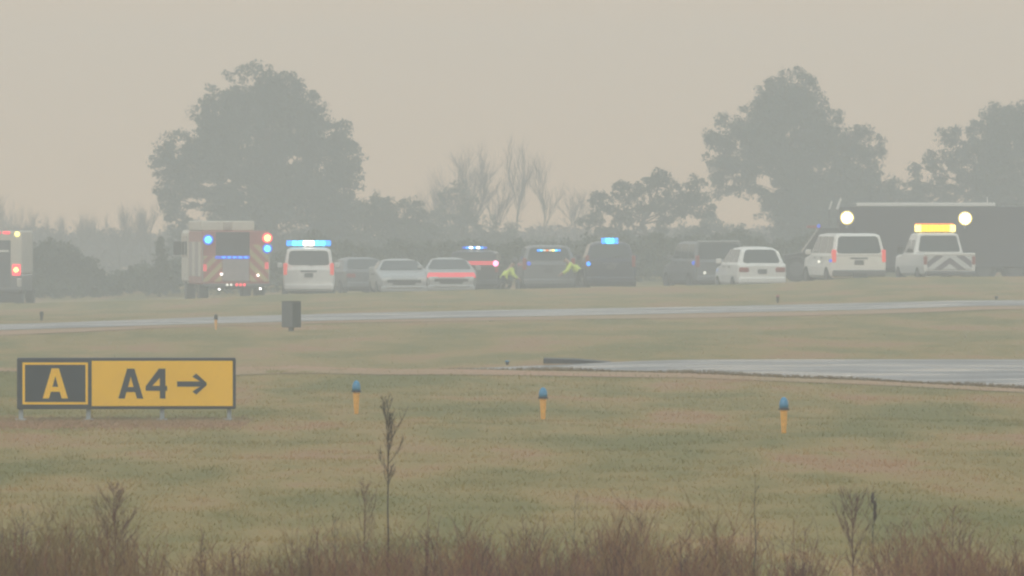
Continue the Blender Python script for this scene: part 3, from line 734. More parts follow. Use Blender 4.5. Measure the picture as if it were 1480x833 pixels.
# dark SUV between the two persons
t = car('dark grey SUV between the two figures in yellow, lamp row in its rear window', 'SUV', V_(788, 306), R(3), L=4.9, W=1.98, H=1.84, belt=1.22, zc=.34, hood=1.12, cb=(-2.35, 1.0), crf=(-2.1, .35), paint='grey_paint', tail='tail_dull', name='dark_suv', roof_in=.22, soft=1.8)
bar = MB().box(-.45, .45, -2.30, -2.22, 1.62, 1.70, .01).obj('window_light_bar', 'black_plastic', t)
for i, m_ in enumerate(['lamp_blue', 'lamp_cyan', 'lamp_pale', 'lamp_orange', 'lamp_pale', 'lamp_yellow', 'lamp_cyan', 'lamp_blue']):
    MB().box(-.44 + i * .11 + .01, -.44 + (i + 1) * .11 - .01, -2.33, -2.301, 1.63, 1.69, .006).obj('lamp_lens', m_, bar)
lamp(t, 'side_lamp', -.74, -2.46, 1.18, .075, 'lamp_blue_soft')
# navy SUV with blue beacon
t = car('dark navy SUV seen from behind with one broad blue beacon on its roof', 'SUV', V_(878, 310), R(2), L=4.9, W=1.92, H=1.92, belt=1.25, zc=.34, hood=1.15, cb=(-2.35, 1.0), crf=(-2.0, .35), paint='navy_paint', tail='tail_dull', name='dark_suv', roof_in=.28, soft=2)
light_bar(t, -1.85, 1.76, .62, ['lamp_blue', 'lamp_cyan', 'lamp_cyan', 'lamp_blue'], h=.26)
lamp(t, 'side_lamp', -.82, -2.46, 1.10, .08, 'lamp_blue')
lamp(t, 'rear_badge', .12, -2.46, 1.05, .10, 'grey_plastic')
# grey van partly behind white crossover
t = car('dusky silver roofed van standing behind and left of the white crossover', 'van', V_(1016, 306), R(14), L=5.0, W=1.95, H=1.86, belt=1.20, zc=.34, hood=1.05, cb=(-2.35, 1.1), crf=(-2.2, .4), paint='grey_paint', tail='tail_dull', name='grey_van', roof_in=.14, rear_glass_inset=(.05, .05, .03, .08))
MB().box(-.80, .80, -2.22, -2.10, 1.83, 1.90, .02).obj('roof_lip', 'silver_paint', t)
lamp(t, 'side_lamp', -.98, -2.30, 1.08, .08, 'lamp_blue_soft')
lamp(t, 'side_lamp', -.62, -2.50, .72, .05, 'lamp_pale')
# white crossover
t = car('white crossover with dull red tail lights, seen from behind right of the dusky van', 'car', V_(1083, 292), R(10), L=4.5, W=1.75, H=1.68, belt=1.10, zc=.34, hood=1.0, cb=(-2.1, .95), crf=(-1.75, .2), roof_in=.27, paint='white_paint', wr=.34, tail='tail_dull', tail_shape='wide', name='white_crossover', roof_rails=False, rear_glass_inset=(.09, .09, .02, .14), soft=2.2)
# white suburban at right
t = car('white long SUV with lit red tail lights parked in front of the dark truck', 'SUV', V_(1219, 287), R(9), L=5.5, W=1.93, H=1.95, belt=1.24, zc=.42, hood=1.18, cb=(-2.75, 1.25), crf=(-2.5, .5), roof_in=.19, paint='white_paint', wr=.42, tail='tail_red', name='white_suv', bumper_mat='grey_plastic', rear_glass_inset=(.07, .07, .04, .10), soft=1.3)
lamp(t, 'side_lamp', -1.02, -2.85, 1.02, .055, 'lamp_blue_soft')
lamp(t, 'spot_lamp', -1.10, -1.2, .98, .05, 'lamp_pale')
MB().box(-.25, .25, -2.98, -2.88, .30, .60, .02).obj('tow_hitch', 'black_plastic', t)
# pickup with amber bar
def pickup():
    Y = 290; loc = V_(1350, Y)
    t = thing('pickup_truck', 'white pickup with a glowing amber roof bar and striped tailgate at the right', 'pickup', loc, R(8))
    W = 1.86; hw = W / 2; L = 5.7; y0, y1 = -L / 2, L / 2; zc = .44; bt = 1.22
    b = MB(); b.rings([ring_sec(y0 + .02, zc + .08, bt - .01, hw - .02, .04), ring_sec(y0 + .1, zc, bt, hw, .05), ring_sec(-.9, zc, bt, hw, .05), ring_sec(1.05, zc, bt, hw, .05), ring_sec(1.25, zc, 1.19, hw, .08),
                       ring_sec(y1 - .4, zc, 1.15, hw - .02, .1, .03), ring_sec(y1 - .06, zc + .05, 1.04, hw - .08, .1), ring_sec(y1, zc + .2, .92, hw - .15, .06)]); b.obj('body', 'white_paint', t)
    b = MB(); rg = []
    H = 1.93
    def dim(z):
        q = (z - bt) / (H - bt); return hw - .05 - .16 * q, -.85 + .18 * q, 1.15 - .65 * q
    for z, ins in ((bt - .03, 0), (H - .07, 0), (H - .02, .05), (H, .14)):
        w_, a, c = dim(z); rg.append(b.rrect(-w_ + ins, w_ - ins, a + ins, c - ins, z, .1))
    b.rings(rg); b.obj('cab', 'white_paint', t)
    w0, a0, c0 = dim(bt); w1, a1, c1 = dim(H - .03)
    MB().panel([(-w0, a0, bt), (w0, a0, bt), (w1, a1, H - .03), (-w1, a1, H - .03)], .012, .08, (.09, .06, .08, .10)).obj('rear_window', 'glass', t)
    MB().panel([(w0, c0, bt), (-w0, c0, bt), (-w1, c1, H - .03), (w1, c1, H - .03)], .012, .08, (.05, .05, .08, .10)).obj('windscreen', 'glass', t)
    for s in (1, -1):
        for ya, yb, sh in ((a0 + .12, a0 + .85, 0), (a0 + .93, c0 - .25, -.42)):
            cc = [(s * w0, ya, bt + .03), (s * w0, yb, bt + .03), (s * w1, yb + sh, H - .1), (s * w1, ya + .1, H - .1)]
            if s < 0: cc = [cc[1], cc[0], cc[3], cc[2]]
            MB().panel(cc, .01, .05).obj('side_window', 'glass', t)
        MB().box(min(s * (hw - .02), s * (hw - .14)), max(s * (hw - .02), s * (hw - .14)), y0 - .01, y0 + .12, .84, 1.12, .02).obj('tail_light', 'tail_dull', t)
        MB().box(min(s * hw, s * (hw + .22)), max(s * hw, s * (hw + .22)), .72, .86, bt, bt + .24, .03).obj('mirror', 'black_plastic', t)
        MB().box(min(s * (hw - .12), s * (hw - .42)), max(s * (hw - .12), s * (hw - .42)), y1 - .1, y1 + .02, .84, .98, .02).obj('headlight', 'headlamp', t)
    MB().box(-hw + .12, hw - .12, y0 + .12, -.95, bt - .01, bt + .02, .02).obj('bed_cover', 'black_plastic', t)
    MB().box(-hw + .03, hw - .03, y0 - .03, y0 + .06, bt - .07, bt + .02, .02).obj('tailgate_rim', 'white_paint', t)
    MB().box(-hw + .15, hw - .15, y0 - .02, y0 + .03, .66, bt - .075, .02).obj('tailgate', 'chevron_grey_white', t)
    MB().box(-hw + .05, hw - .05, y0 - .16, y0 + .05, .48, .62, .04).obj('rear_bumper', 'grey_plastic', t)
    MB().box(-hw + .1, hw - .1, y1 - .1, y1 + .1, .45, .66, .04).obj('front_bumper', 'grey_plastic', t)
    for sx in (1, -1):
        for yy in (y0 + 1.15, y1 - .95): wheel(t, sx * (hw - .12), yy, .39)
    light_bar(t, -.2, H + .005, 1.42, ['lamp_yellow', 'lamp_amber', 'lamp_amber', 'lamp_amber', 'lamp_amber', 'lamp_amber', 'lamp_yellow'], h=.24, base='black_plastic')
    lb2 = MB().box(-.70, .64, -.30, -.12, H + .285, H + .33, .01).obj('orange_halo', 'lamp_orange', t)  # orange halo over the amber bar, put in as a glowing slab
pickup()

# fire engine seen from the rear left
def fire_engine():
    Y = 303; loc = V_(325, Y)
    t = thing('fire_engine', 'red and white fire engine seen from behind with chevron stripes and blue beacons', 'fire engine', loc, R(7.2))
    hw = 1.22; y0 = -4.3; y1 = 4.4
    MB().box(-hw, hw, y0, 1.2, .45, 2.40, .05).obj('body', 'maroon_paint', t)
    MB().box(-hw, hw, 1.35, y1, .45, 2.42, .12).obj('cab', 'cream_paint', t)
    for s in (1, -1):
        cc = [(s * hw, 1.9, 1.4), (s * hw, 2.7, 1.4), (s * hw, 2.7, 2.2), (s * hw, 1.9, 2.2)]
        c2 = [(s * hw, 3.0, 1.4), (s * hw, 4.0, 1.4), (s * hw, 3.9, 2.2), (s * hw, 3.0, 2.2)]
        for c in (cc, c2):
            if s < 0: c = [c[1], c[0], c[3], c[2]]
            MB().panel(c, .012, .08).obj('side_window', 'glass', t)
        for k in range(4):
            ya = y0 + .35 + k * 1.25
            c = [(s * hw, ya, .75), (s * hw, ya + 1.1, .75), (s * hw, ya + 1.1, 2.0), (s * hw, ya, 2.0)]
            if s < 0: c = [c[1], c[0], c[3], c[2]]
            MB().panel(c, .015, .04).obj('locker_door', 'door_metal' if k % 2 else 'cream_paint', t)
    MB().panel([(hw, y1, 1.35), (-hw, y1, 1.35), (-hw, y1, 2.35), (hw, y1, 2.35)], .012, .1, (.06, .06, 0, 0)).obj('windscreen', 'glass', t)
    MB().box(-hw - .02, -.42, y0 + .1, 1.0, 2.40, 2.76, .04).obj('hose_cover', 'cream_paint', t)
    MB().box(-.12, .68, y0 + .1, 1.0, 2.40, 2.76, .04).obj('hose_cover', 'cream_paint', t)
    # rear face
    MB().box(-.72, .50, y0 - .03, y0 + .02, 1.52, 2.36, .03).obj('hose_bed_curtain', 'dull_maroon_paint', t)
    for s in (1, -1):
        MB().box(min(s * .50, s * 1.19), max(s * .50, s * 1.19), y0 - .02, y0 + .02, .56, 1.5 if s < 0 else 1.9, .02).obj('striped_panel', 'chevron_red_yellow', t)
        MB().tube((s * 1.20, y0 - .06, .62), (s * 1.20, y0 - .06, 1.95), .022).obj('grab_rail', 'chrome', t)
    MB().box(-.48, .48, y0 - .035, y0 + .02, .58, 1.38, .02).obj('roll_up_door', 'door_metal', t)
    MB().box(-.75, .50, y0 - .05, y0 + .02, 1.39, 1.50, .02).obj('blue_reflection_strip', 'lamp_blue_soft', t)  # blue reflection above the door, put in as a glowing strip
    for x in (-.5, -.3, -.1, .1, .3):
        MB().box(x, x + .12, y0 - .065, y0 - .052, 1.42, 1.47, .005).obj('reflection_spot', 'lamp_blue', t)  # brighter spots of the blue reflection, emissive as well
    st = MB().box(-1.2, 1.2, y0 - .35, y0, .40, .50, .02).obj('rear_step', 'grey_plastic', t)
    for x in (0.0, .14, .28): lamp(t, 'step_lamp', x, y0 - .352, .46, .05, 'lamp_red', .03)
    for x in (-.20, -.34): lamp(t, 'step_lamp', x, y0 - .352, .46, .045, 'lamp_pale', .03)
    for x, z in ((-.52, .84), (.80, .80), (-.60, .30), (.88, .32)): lamp(t, 'work_lamp', x, y0 - .05, z, .04, 'lamp_white', .05)
    for x, z, m_, r in ((-1.0, 2.08, 'lamp_cyan', .14), (1.14, 1.76, 'lamp_cyan', .13), (1.14, 2.14, 'lamp_orange', .13), (-1.0, 2.08, 'lamp_blue', .0)):
        if r == 0: continue
        b = MB().lathe([(r + .05, y0 + .02), (r + .05, y0 - .05), (r + .02, y0 - .06)], (x, 0, z), 'y', 18).obj('beacon_housing', 'lamp_blue_soft' if m_ == 'lamp_cyan' else 'lamp_red', t)
        MB().lathe([(r * .9, y0 - .06), (r * .85, y0 - .12), (r * .4, y0 - .17)], (x, 0, z), 'y', 14).obj('beacon_lens', m_ if m_ != 'lamp_orange' else 'lamp_yellow', b)
    for s, z in ((-1, .95), (1, 1.02)): MB().box(s * 1.12 - .07, s * 1.12 + .07, y0 - .045, y0 - .022, z, z + .24, .02).obj('tail_light', 'lamp_red_soft', t)
    MB().box(-.95, .95, y0 + .4, y1 - .3, .30, .50, .03).obj('chassis', 'black_plastic', t)
    for sx in (1, -1):
        wheel(t, sx * 1.02, y0 + 1.9, .50, .32); wheel(t, sx * 1.02, y1 - 1.5, .50, .32)
        MB().box(min(sx * hw, sx * (hw + .3)), max(sx * hw, sx * (hw + .3)), y1 - .25, y1 - .12, 1.5, 2.0, .03).obj('mirror', 'black_plastic', t)
    jack_up(t, .32)
fire_engine()

# ambulance at the left edge
def ambulance():
    Y = 300; loc = V_(-4, Y)
    t = thing('ambulance', 'cream box ambulance with red roof lights cut by the left edge', 'ambulance', loc, R(-2))
    hw = 1.18; y0 = -2.9
    MB().box(-hw, hw, y0, 1.2, 1.05, 2.62, .06).obj('box_body', 'cream_paint', t)
    MB().box(-hw, hw, y0 + .001, 1.2, .45, 1.045, .04).obj('lower_body', 'grey_paint', t)
    MB().box(-1.0, 1.0, 1.22, 3.1, .5, 1.2, .10).obj('bonnet', 'cream_paint', t)
    b = MB(); b.rings([b.rrect(-1.0, 1.0, 1.22, 2.5, 1.2, .1), b.rrect(-.9, .9, 1.22, 1.9, 2.0, .1)]); b.obj('cab', 'cream_paint', t)
    MB().panel([(1.0, 2.5, 1.2), (-1.0, 2.5, 1.2), (-.9, 1.9, 2.0), (.9, 1.9, 2.0)], .012, .08, (.06, .06, .1, .1)).obj('windscreen', 'glass', t)
    for s in (1, -1):
        d = MB().box(min(s * .02, s * .76), max(s * .02, s * .76), y0 - .02, y0 + .02, .62, 2.28, .02).obj('rear_door', 'cabinet_light', t)
        MB().box(min(s * .08, s * .70), max(s * .08, s * .70), y0 - .030, y0 - .018, 1.50, 2.14, .03).obj('door_window', 'grey_plastic', d)
        MB().box(min(s * .08, s * .70), max(s * .08, s * .70), y0 - .040, y0 - .031, 1.86, 1.93, .01).obj('window_rail', 'white_paint', d)
        MB().box(min(s * .82, s * 1.12), max(s * .82, s * 1.12), y0 - .03, y0 + .01, 1.02, 1.42, .03).obj('tail_light', 'lamp_red', t)
        lamp(t, 'tail_lamp', s * .96, y0 - .032, 1.22, .09, 'lamp_yellow', .03)
        lamp(t, 'corner_lamp', s * 1.0, y0 - .001, 2.50, .09, 'lamp_yellow', .05)
        MB().box(min(s * .98, s * 1.16), max(s * .98, s * 1.16), y0 - .03, y0 + .02, .62, .92, .02).obj('corner_guard', 'chrome', t)
        for yy in (y0 + 1.1, 2.3): wheel(t, s * .98, yy, .42, .28)
    for i in range(5):
        x = -.80 + i * .32
        MB().box(x, x + .26, y0 - .03, y0 + .03, 2.50, 2.60, .02).obj('roof_lamp', 'lamp_red_soft' if i % 2 else 'lamp_red', t)
    MB().box(-1.15, 1.15, y0 - .4, y0 - .035, .38, .52, .03).obj('rear_step', 'black_plastic', t)
    MB().box(-1.0, 1.25, y0 - .34, y0 - .28, .05, .38, .02).obj('mud_guard', 'black_plastic', t)
    jack_up(t, .32)
ambulance()

# dark bonneted truck in side view behind the white SUV
def dark_truck():
    Y = 322; s = F / Y
    cx = wx(1290, Y); g = ground_z(cx, Y) + .02
    t = thing('rescue_truck', 'long dark rescue truck in side view with two blazing floodlights and a white roof rail', 'truck', (cx, Y, g), R(0))
    L = lambda px: wx(px, Y) - cx
    Z = lambda py: wz(py, Y) - g
    hd = 1.2
    MB().box(L(1212), L(1502), -hd, hd, .55, Z(299), .04).obj('box_body', 'dull_maroon_paint', t)
    for k in range(6):
        xa = L(1222) + k * (L(1436) - L(1222)) / 6
        MB().panel([(xa + .04, -hd, .8), (xa + .92, -hd, .8), (xa + .92, -hd, Z(312)), (xa + .04, -hd, Z(312))], .015, .03).obj('locker_door', 'dull_maroon_paint', t)
    # cab with sloped screen, bonnet to the left
    def prism(pts, ya, yb, b): b.rings([[(x, yb, z) for x, z in pts], [(x, ya, z) for x, z in pts]]); return b
    prism([(L(1163), .6), (L(1210), .6), (L(1210), Z(330)), (L(1184), Z(330)), (L(1158), Z(366))], -1.05, 1.05, MB()).obj('cab', 'dark_paint', t)
    MB().panel([(L(1172), -1.05, Z(364)), (L(1204), -1.05, Z(364)), (L(1204), -1.05, Z(336)), (L(1187), -1.05, Z(336))], .012, .05).obj('side_window', 'glass', t)
    MB().panel([(L(1158), 1.0, Z(365)), (L(1158), -1.0, Z(365)), (L(1183), -.95, Z(331)), (L(1183), .95, Z(331))], .012, .05, (.05, .05, .05, .05)).obj('windscreen', 'glass', t)
    prism([(L(1130), .5), (L(1162), .5), (L(1158), Z(365)), (L(1132), Z(369))], -.95, .95, MB()).obj('bonnet', 'dark_paint', t)
    MB().box(L(1124), L(1131), -1.05, 1.05, .42, .75, .03).obj('front_bumper', 'chrome', t)
    MB().box(L(1140), L(1496), -.8, .8, .38, .56, .03).obj('chassis', 'black_plastic', t)
    # roof rail
    MB().box(L(1236), L(1436), -hd - .02, -hd + .10, Z(298.2), Z(293.2), .015).obj('roof_rail', 'white_paint', t)
    MB().tube((L(1425), -hd, Z(294)), (L(1424), -hd, Z(285)), .022).obj('roof_aerial', 'white_paint', t)
    MB().tube((L(1208), -hd + .1, Z(303)), (L(1214), -hd + .1, Z(287)), .045).obj('roof_aerial', 'white_paint', t)
    MB().tube((L(1197), -1.0, Z(303)), (L(1201), -1.0, Z(291)), .03).obj('roof_aerial', 'white_paint', t)
    MB().tube((L(1197), -1.0, Z(330)), (L(1197), -1.0, Z(303)), .02).obj('aerial_mast', 'grey_plastic', t)
    # cab beacon
    bb = MB().box(L(1166), L(1186), -.5, .5, Z(330), Z(326), .01).obj('cab_light_bar', 'tail_dull', t)
    lamp(bb, 'lamp_lens', L(1182.5), -.5, Z(327), .07, 'lamp_blue_soft')
    # floodlights on brackets
    for px, py in ((1222, 315), (1392, 316)):
        x, z = L(px), Z(py)
        fl = MB().lathe([(.10, -hd - .01), (.22, -hd - .12), (.285, -hd - .26), (.275, -hd - .26)], (x, 0, z), 'y', 20).obj('floodlight', 'chrome', t)
        MB().lathe([(.27, -hd - .255), (.24, -hd - .275), (.20, -hd - .28)], (x, 0, z), 'y', 20).obj('glowing_reflector', 'flood_rim', fl)
        MB().lathe([(.19, -hd - .25), (.19, -hd - .30), (.12, -hd - .33)], (x, 0, z), 'y', 20).obj('bright_lens', 'flood_lens', fl)
        MB().box(x - .05, x + .05, -hd - .06, -hd - .001, z - .4, z + .25, .01).obj('bracket', 'galvanised', t)
    for px in (1150, 1420, 1466):
        for sy in (-1, 1):
            w_ = MB().lathe([(.30, sy * .78), (.46, sy * .78), (.5, sy * .84), (.5, sy * 1.02), (.46, sy * 1.08), (.30, sy * 1.08)], (L(px), 0, .5), 'y', 20).obj('wheel', 'tyre_rubber', t)
            MB().lathe([(.29, sy * .9), (.29, sy * 1.085), (.1, sy * 1.10)], (L(px), 0, .5), 'y', 14).obj('rim', 'rim_metal', w_)
dark_truck()

# ------------------------------------------------------------------ two people in yellow
def skin_mesh(name, joints, edges, radii, material, parent, root=0, sub=2):
    me = bpy.data.meshes.new(name); me.from_pydata(joints, edges, []); me.update()
    o = bpy.data.objects.new(name, me); col.objects.link(o)
    o.modifiers.new('skin', 'SKIN'); 
    if not me.skin_vertices:
        bpy.context.view_layer.objects.active = o; o.select_set(True)
        bpy.ops.mesh.customdata_skin_add()
    for i, r in enumerate(radii):
        sv = me.skin_vertices[0].data[i]; sv.radius = (r, r) if not isinstance(r, tuple) else r; sv.use_root = (i == root)
    m_ = o.modifiers.new('sub', 'SUBSURF'); m_.levels = sub; m_.render_levels = sub
    dg = bpy.context.evaluated_depsgraph_get()
    nm = bpy.data.meshes.new_from_object(o.evaluated_get(dg)); nm.name = name
    bpy.data.objects.remove(o)
    nm.materials.clear(); nm.materials.append(MATS[material]); nm.polygons.foreach_set('use_smooth', [True] * len(nm.polygons))
    n = bpy.data.objects.new(name, nm); col.objects.link(n); n.parent = parent
    return n
def person(label, loc, rz, J):
    """J: joints in local coords, facing +x"""
    t = thing('person', label, 'person', loc, rz)
    names = ['pelvis', 'waist', 'chest', 'neck', 'head0', 'head1', 'hipL', 'kneeL', 'ankL', 'toeL', 'hipR', 'kneeR', 'ankR', 'toeR', 'shL', 'elL', 'wrL', 'hdL', 'shR', 'elR', 'wrR', 'hdR']
    idx = {n: i for i, n in enumerate(names)}
    rad = dict(pelvis=.135, waist=.125, chest=.15, neck=.055, head0=.085, head1=.08, hipL=.09, kneeL=.06, ankL=.042, toeL=.035, shL=.06, elL=.045, wrL=.03, hdL=.038)
    for k in list(rad):
        if k.endswith('L'): rad[k[:-1] + 'R'] = rad[k]
    E = [('pelvis', 'waist'), ('waist', 'chest'), ('chest', 'neck'), ('neck', 'head0'), ('head0', 'head1')]
    for s in 'LR': E += [('pelvis', 'hip' + s), ('hip' + s, 'knee' + s), ('knee' + s, 'ank' + s), ('ank' + s, 'toe' + s), ('chest', 'sh' + s), ('sh' + s, 'el' + s), ('el' + s, 'wr' + s), ('wr' + s, 'hd' + s)]
    Jn = [J[n] for n in names]; Ei = [(idx[a], idx[b]) for a, b in E]; rr = [rad[n] for n in names]
    # fingers: short chains rooted in each hand
    pts = list(Jn); ed = list(Ei); r2 = list(rr)
    for s in 'LR':
        h = Vector(J['hd' + s]); w = Vector(J['wr' + s]); d = (h - w).normalized(); side = d.cross(Vector((0, 0, 1)))
        side = side.normalized() if side.length > .1 else Vector((0, 1, 0)); up = side.cross(d)
        for k, (off, ln) in enumerate(((-.028, .055), (-.010, .07), (.010, .075), (.028, .065))):
            a = len(pts); p1 = h + side * off + d * .03; p2 = p1 + (d * .8 - up * .4).normalized() * ln * .6; p3 = p2 + (d * .4 - up * .8).normalized() * ln * .5
            pts += [tuple(p1), tuple(p2), tuple(p3)]; ed += [(idx['hd' + s], a), (a, a + 1), (a + 1, a + 2)]; r2 += [.010, .009, .008]
        a = len(pts); p1 = h - side * .035 - d * .01; p2 = p1 - side * .02 + d * .035
        pts += [tuple(p1), tuple(p2)]; ed += [(idx['hd' + s], a), (a, a + 1)]; r2 += [.012, .010]
    skin_mesh('body', pts, ed, r2, 'skin', t)
    def sub(ns, edges, grow, name, material):
        jj = [J[n] for n in ns]; k = {n: i for i, n in enumerate(ns)}
        return skin_mesh(name, jj, [(k[a], k[b]) for a, b in edges], [rad[n] + grow for n in ns], material, t, 0)
    sub(['waist', 'pelvis', 'chest', 'shL', 'elL', 'wrL', 'shR', 'elR', 'wrR'], [('waist', 'pelvis'), ('waist', 'chest'), ('chest', 'shL'), ('shL', 'elL'), ('elL', 'wrL'), ('chest', 'shR'), ('shR', 'elR'), ('elR', 'wrR')], .028, 'jacket', 'hivis')
    sub(['pelvis', 'hipL', 'kneeL', 'ankL', 'hipR', 'kneeR', 'ankR'], [('pelvis', 'hipL'), ('hipL', 'kneeL'), ('kneeL', 'ankL'), ('pelvis', 'hipR'), ('hipR', 'kneeR'), ('kneeR', 'ankR')], .018, 'trousers', 'dark_cloth')
    for s in 'LR': skin_mesh('boot', [J['ank' + s], J['toe' + s]], [(0, 1)], [.062, .05], 'black_plastic', t)
    h = Vector(J['head1']); f = Vector((1, 0, 0)); hd_ = (Vector(J['head1']) - Vector(J['head0'])).normalized()
    f = (f - hd_ * f.dot(hd_)).normalized(); sd_ = hd_.cross(f)
    c = (Vector(J['head0']) + h) / 2
    b = MB(); b.tube(c + f * .075 - hd_ * .005, c + f * .115 - hd_ * .02, .018, .010, 8); b.obj('nose', 'skin', t)
    for s in (1, -1):
        b = MB(); b.lathe([(.001, -.012), (.010, -.006), (.013, 0), (.010, .006), (.001, .012)], tuple(c + f * .082 + sd_ * s * .033 + hd_ * .02), n=8); b.obj('eye', 'hair', t)
        b = MB(); b.lathe([(.004, -.03), (.014, -.012), (.014, .012), (.004, .03)], tuple(c + sd_ * s * .088), n=8); b.obj('ear', 'skin', t)
    b = MB(); b.tube(c + f * .086 - hd_ * .045 - sd_ * .025, c + f * .086 - hd_ * .045 + sd_ * .025, .006, .006, 6); b.obj('mouth', 'tail_dull', t)
    skin_mesh('hair', [tuple(c + hd_ * .055 - f * .02), tuple(c + hd_ * .02 - f * .035)], [(0, 1)], [.088, .085], 'hair', t)
    return t
# stooping towards the dark SUV (local +x)
J = dict(pelvis=(-.16, 0, .66), waist=(-.10, 0, .76), chest=(.03, 0, .95), neck=(.13, 0, 1.10), head0=(.17, 0, 1.16), head1=(.22, 0, 1.24),
         hipL=(-.14, .10, .64), kneeL=(.14, .14, .46), ankL=(-.10, .13, .09), toeL=(.07, .14, .04), hipR=(-.14, -.10, .64), kneeR=(.08, -.14, .42), ankR=(-.22, -.13, .09), toeR=(-.06, -.14, .04),
         shL=(.08, .19, 1.00), elL=(.20, .22, .78), wrL=(.36, .14, .70), hdL=(.42, .12, .68), shR=(.08, -.19, 1.00), elR=(.18, -.22, .76), wrR=(.34, -.14, .66), hdR=(.40, -.12, .63))
person('person in a yellow jacket crouching at the left side of the dark SUV', V_(734, 303.5), R(10), J)
J2 = dict(pelvis=(-.22, 0, .84), waist=(-.12, 0, .94), chest=(.07, 0, 1.12), neck=(.22, 0, 1.23), head0=(.28, 0, 1.27), head1=(.36, 0, 1.33),
          hipL=(-.21, .10, .82), kneeL=(-.08, .12, .46), ankL=(-.18, .12, .09), toeL=(.0, .13, .04), hipR=(-.21, -.10, .82), kneeR=(-.14, -.12, .46), ankR=(-.30, -.12, .09), toeR=(-.13, -.13, .04),
          shL=(.13, .19, 1.15), elL=(.24, .22, .90), wrL=(.42, .15, .82), hdL=(.49, .14, .80), shR=(.13, -.19, 1.15), elR=(.22, -.23, .88), wrR=(.40, -.16, .78), hdR=(.47, -.15, .75))
person('person in a yellow jacket bending forward at the right side of the dark SUV', V_(829, 303), R(186), J2)

# ------------------------------------------------------------------ trees and bushes
def clump_leaves(C, rad, per, size, flat=.75):
    """C (n,3) clump centres -> triangles"""
    n = len(C); d = rng.normal(0, 1, (n, per, 3)); d /= np.linalg.norm(d, axis=2, keepdims=True)
    rr = rad[:, None, None] * rng.uniform(.25, 1, (n, per, 1)) ** .6
    P = C[:, None, :] + d * rr * np.array([1, 1, flat])
    P = P.reshape(-1, 3); m_ = len(P)
    a = rng.normal(0, 1, (m_, 3)); a /= np.linalg.norm(a, axis=1, keepdims=True)
    b = np.cross(a, rng.normal(0, 1, (m_, 3))); b /= np.linalg.norm(b, axis=1, keepdims=True)
    s = size * rng.uniform(.6, 1.4, (m_, 1))
    return np.stack([P - a * s, P + a * s * .6 + b * s * .7, P + b * s * -.5 + a * s * .2], 1).reshape(-1, 3)
def leafy(name, label, cat, blobs, Y, gaps=(), dens=1.0, crad=.30, size=.085, per=34, material='needles', trunk=None, group=None, base=None, cut=-.18, depth=1.0, tr=.3, holes=1.0):
    s = F / Y; cxp = sum(b[0] * b[2] * b[3] for b in blobs) / sum(b[2] * b[3] for b in blobs)
    if trunk: cxp = trunk
    bx = wx(cxp, Y); g = ground_z(bx, Y)
    root = thing(name, label, cat, (bx, Y, g), group=group)
    C = []
    for (px, py, rx, ry) in blobs:
        cx, cz = wx(px, Y), wz(py, Y); ax, az_ = rx / s, ry / s; ay = (ax + az_) / 2 * depth
        oy = rnd.uniform(-.4, .4) * ay
        n = int(dens * 34 * (ax * az_ + ax * ay * .6) + 3)
        for _ in range(n):
            d = rng.normal(0, 1, 3); d /= np.linalg.norm(d); q = rng.uniform(.15, 1) ** .45
            p = (cx + d[0] * ax * q, Y + oy + d[1] * ay * q, cz + d[2] * az_ * q)
            if p[2] < g + .1: continue
            pp = 740 + p[0] / p[1] * F; py_ = YH + (HC - p[2]) / p[1] * F
            if any(((pp - gx) / grx) ** 2 + ((py_ - gy) / gry) ** 2 < 1 for gx, gy, grx, gry in gaps): continue
            if noise.noise(Vector((p[0] * .7 + Y, p[1] * .25, p[2] * .7))) * holes < cut and q > .3: continue
            C.append(p)
    C = np.array(C); rad = crad * rng.uniform(.6, 1.35, len(C))
    V = clump_leaves(C, rad, per, size) - np.array([bx, Y, g])
    np_mesh('crown' if cat == 'tree' else 'foliage', V, 3, material, root)
    S = Segs(); topz = max(wz(b[1], Y) for b in blobs); H = (topz - g)
    pts = [Vector((rnd.gauss(0, .05) * k, 0, H * k / 8 - (.1 if k == 0 else 0))) for k in range(9)]
    for k in range(8): S.add(pts[k], pts[k + 1], tr * (1 - .11 * k), tr * (1 - .11 * (k + 1)))
    for (px, py, rx, ry) in blobs:
        q = Vector((wx(px, Y) - bx, rnd.uniform(-.5, .5), wz(py, Y) - g)); hh = max(.25, q.z * .72); k = min(7.99, hh / H * 8)
        st_ = pts[int(k)].lerp(pts[int(k) + 1], k - int(k)); mid = st_.lerp(q, .5) + Vector((0, 0, -.1 * (q - st_).length * .3))
        S.add(st_, mid, tr * .26, tr * .18); S.add(mid, q, tr * .18, tr * .07)
        for _ in range(5):
            e_ = q + Vector((rnd.uniform(-1, 1) * rx / s, rnd.uniform(-1, 1) * rx / s * .6, rnd.uniform(-.3, 1) * ry / s)) * .8; S.add(q, e_, tr * .12, tr * .04)
    S.obj('trunk' if cat == 'tree' else 'stems', 'bark', root)
    return root
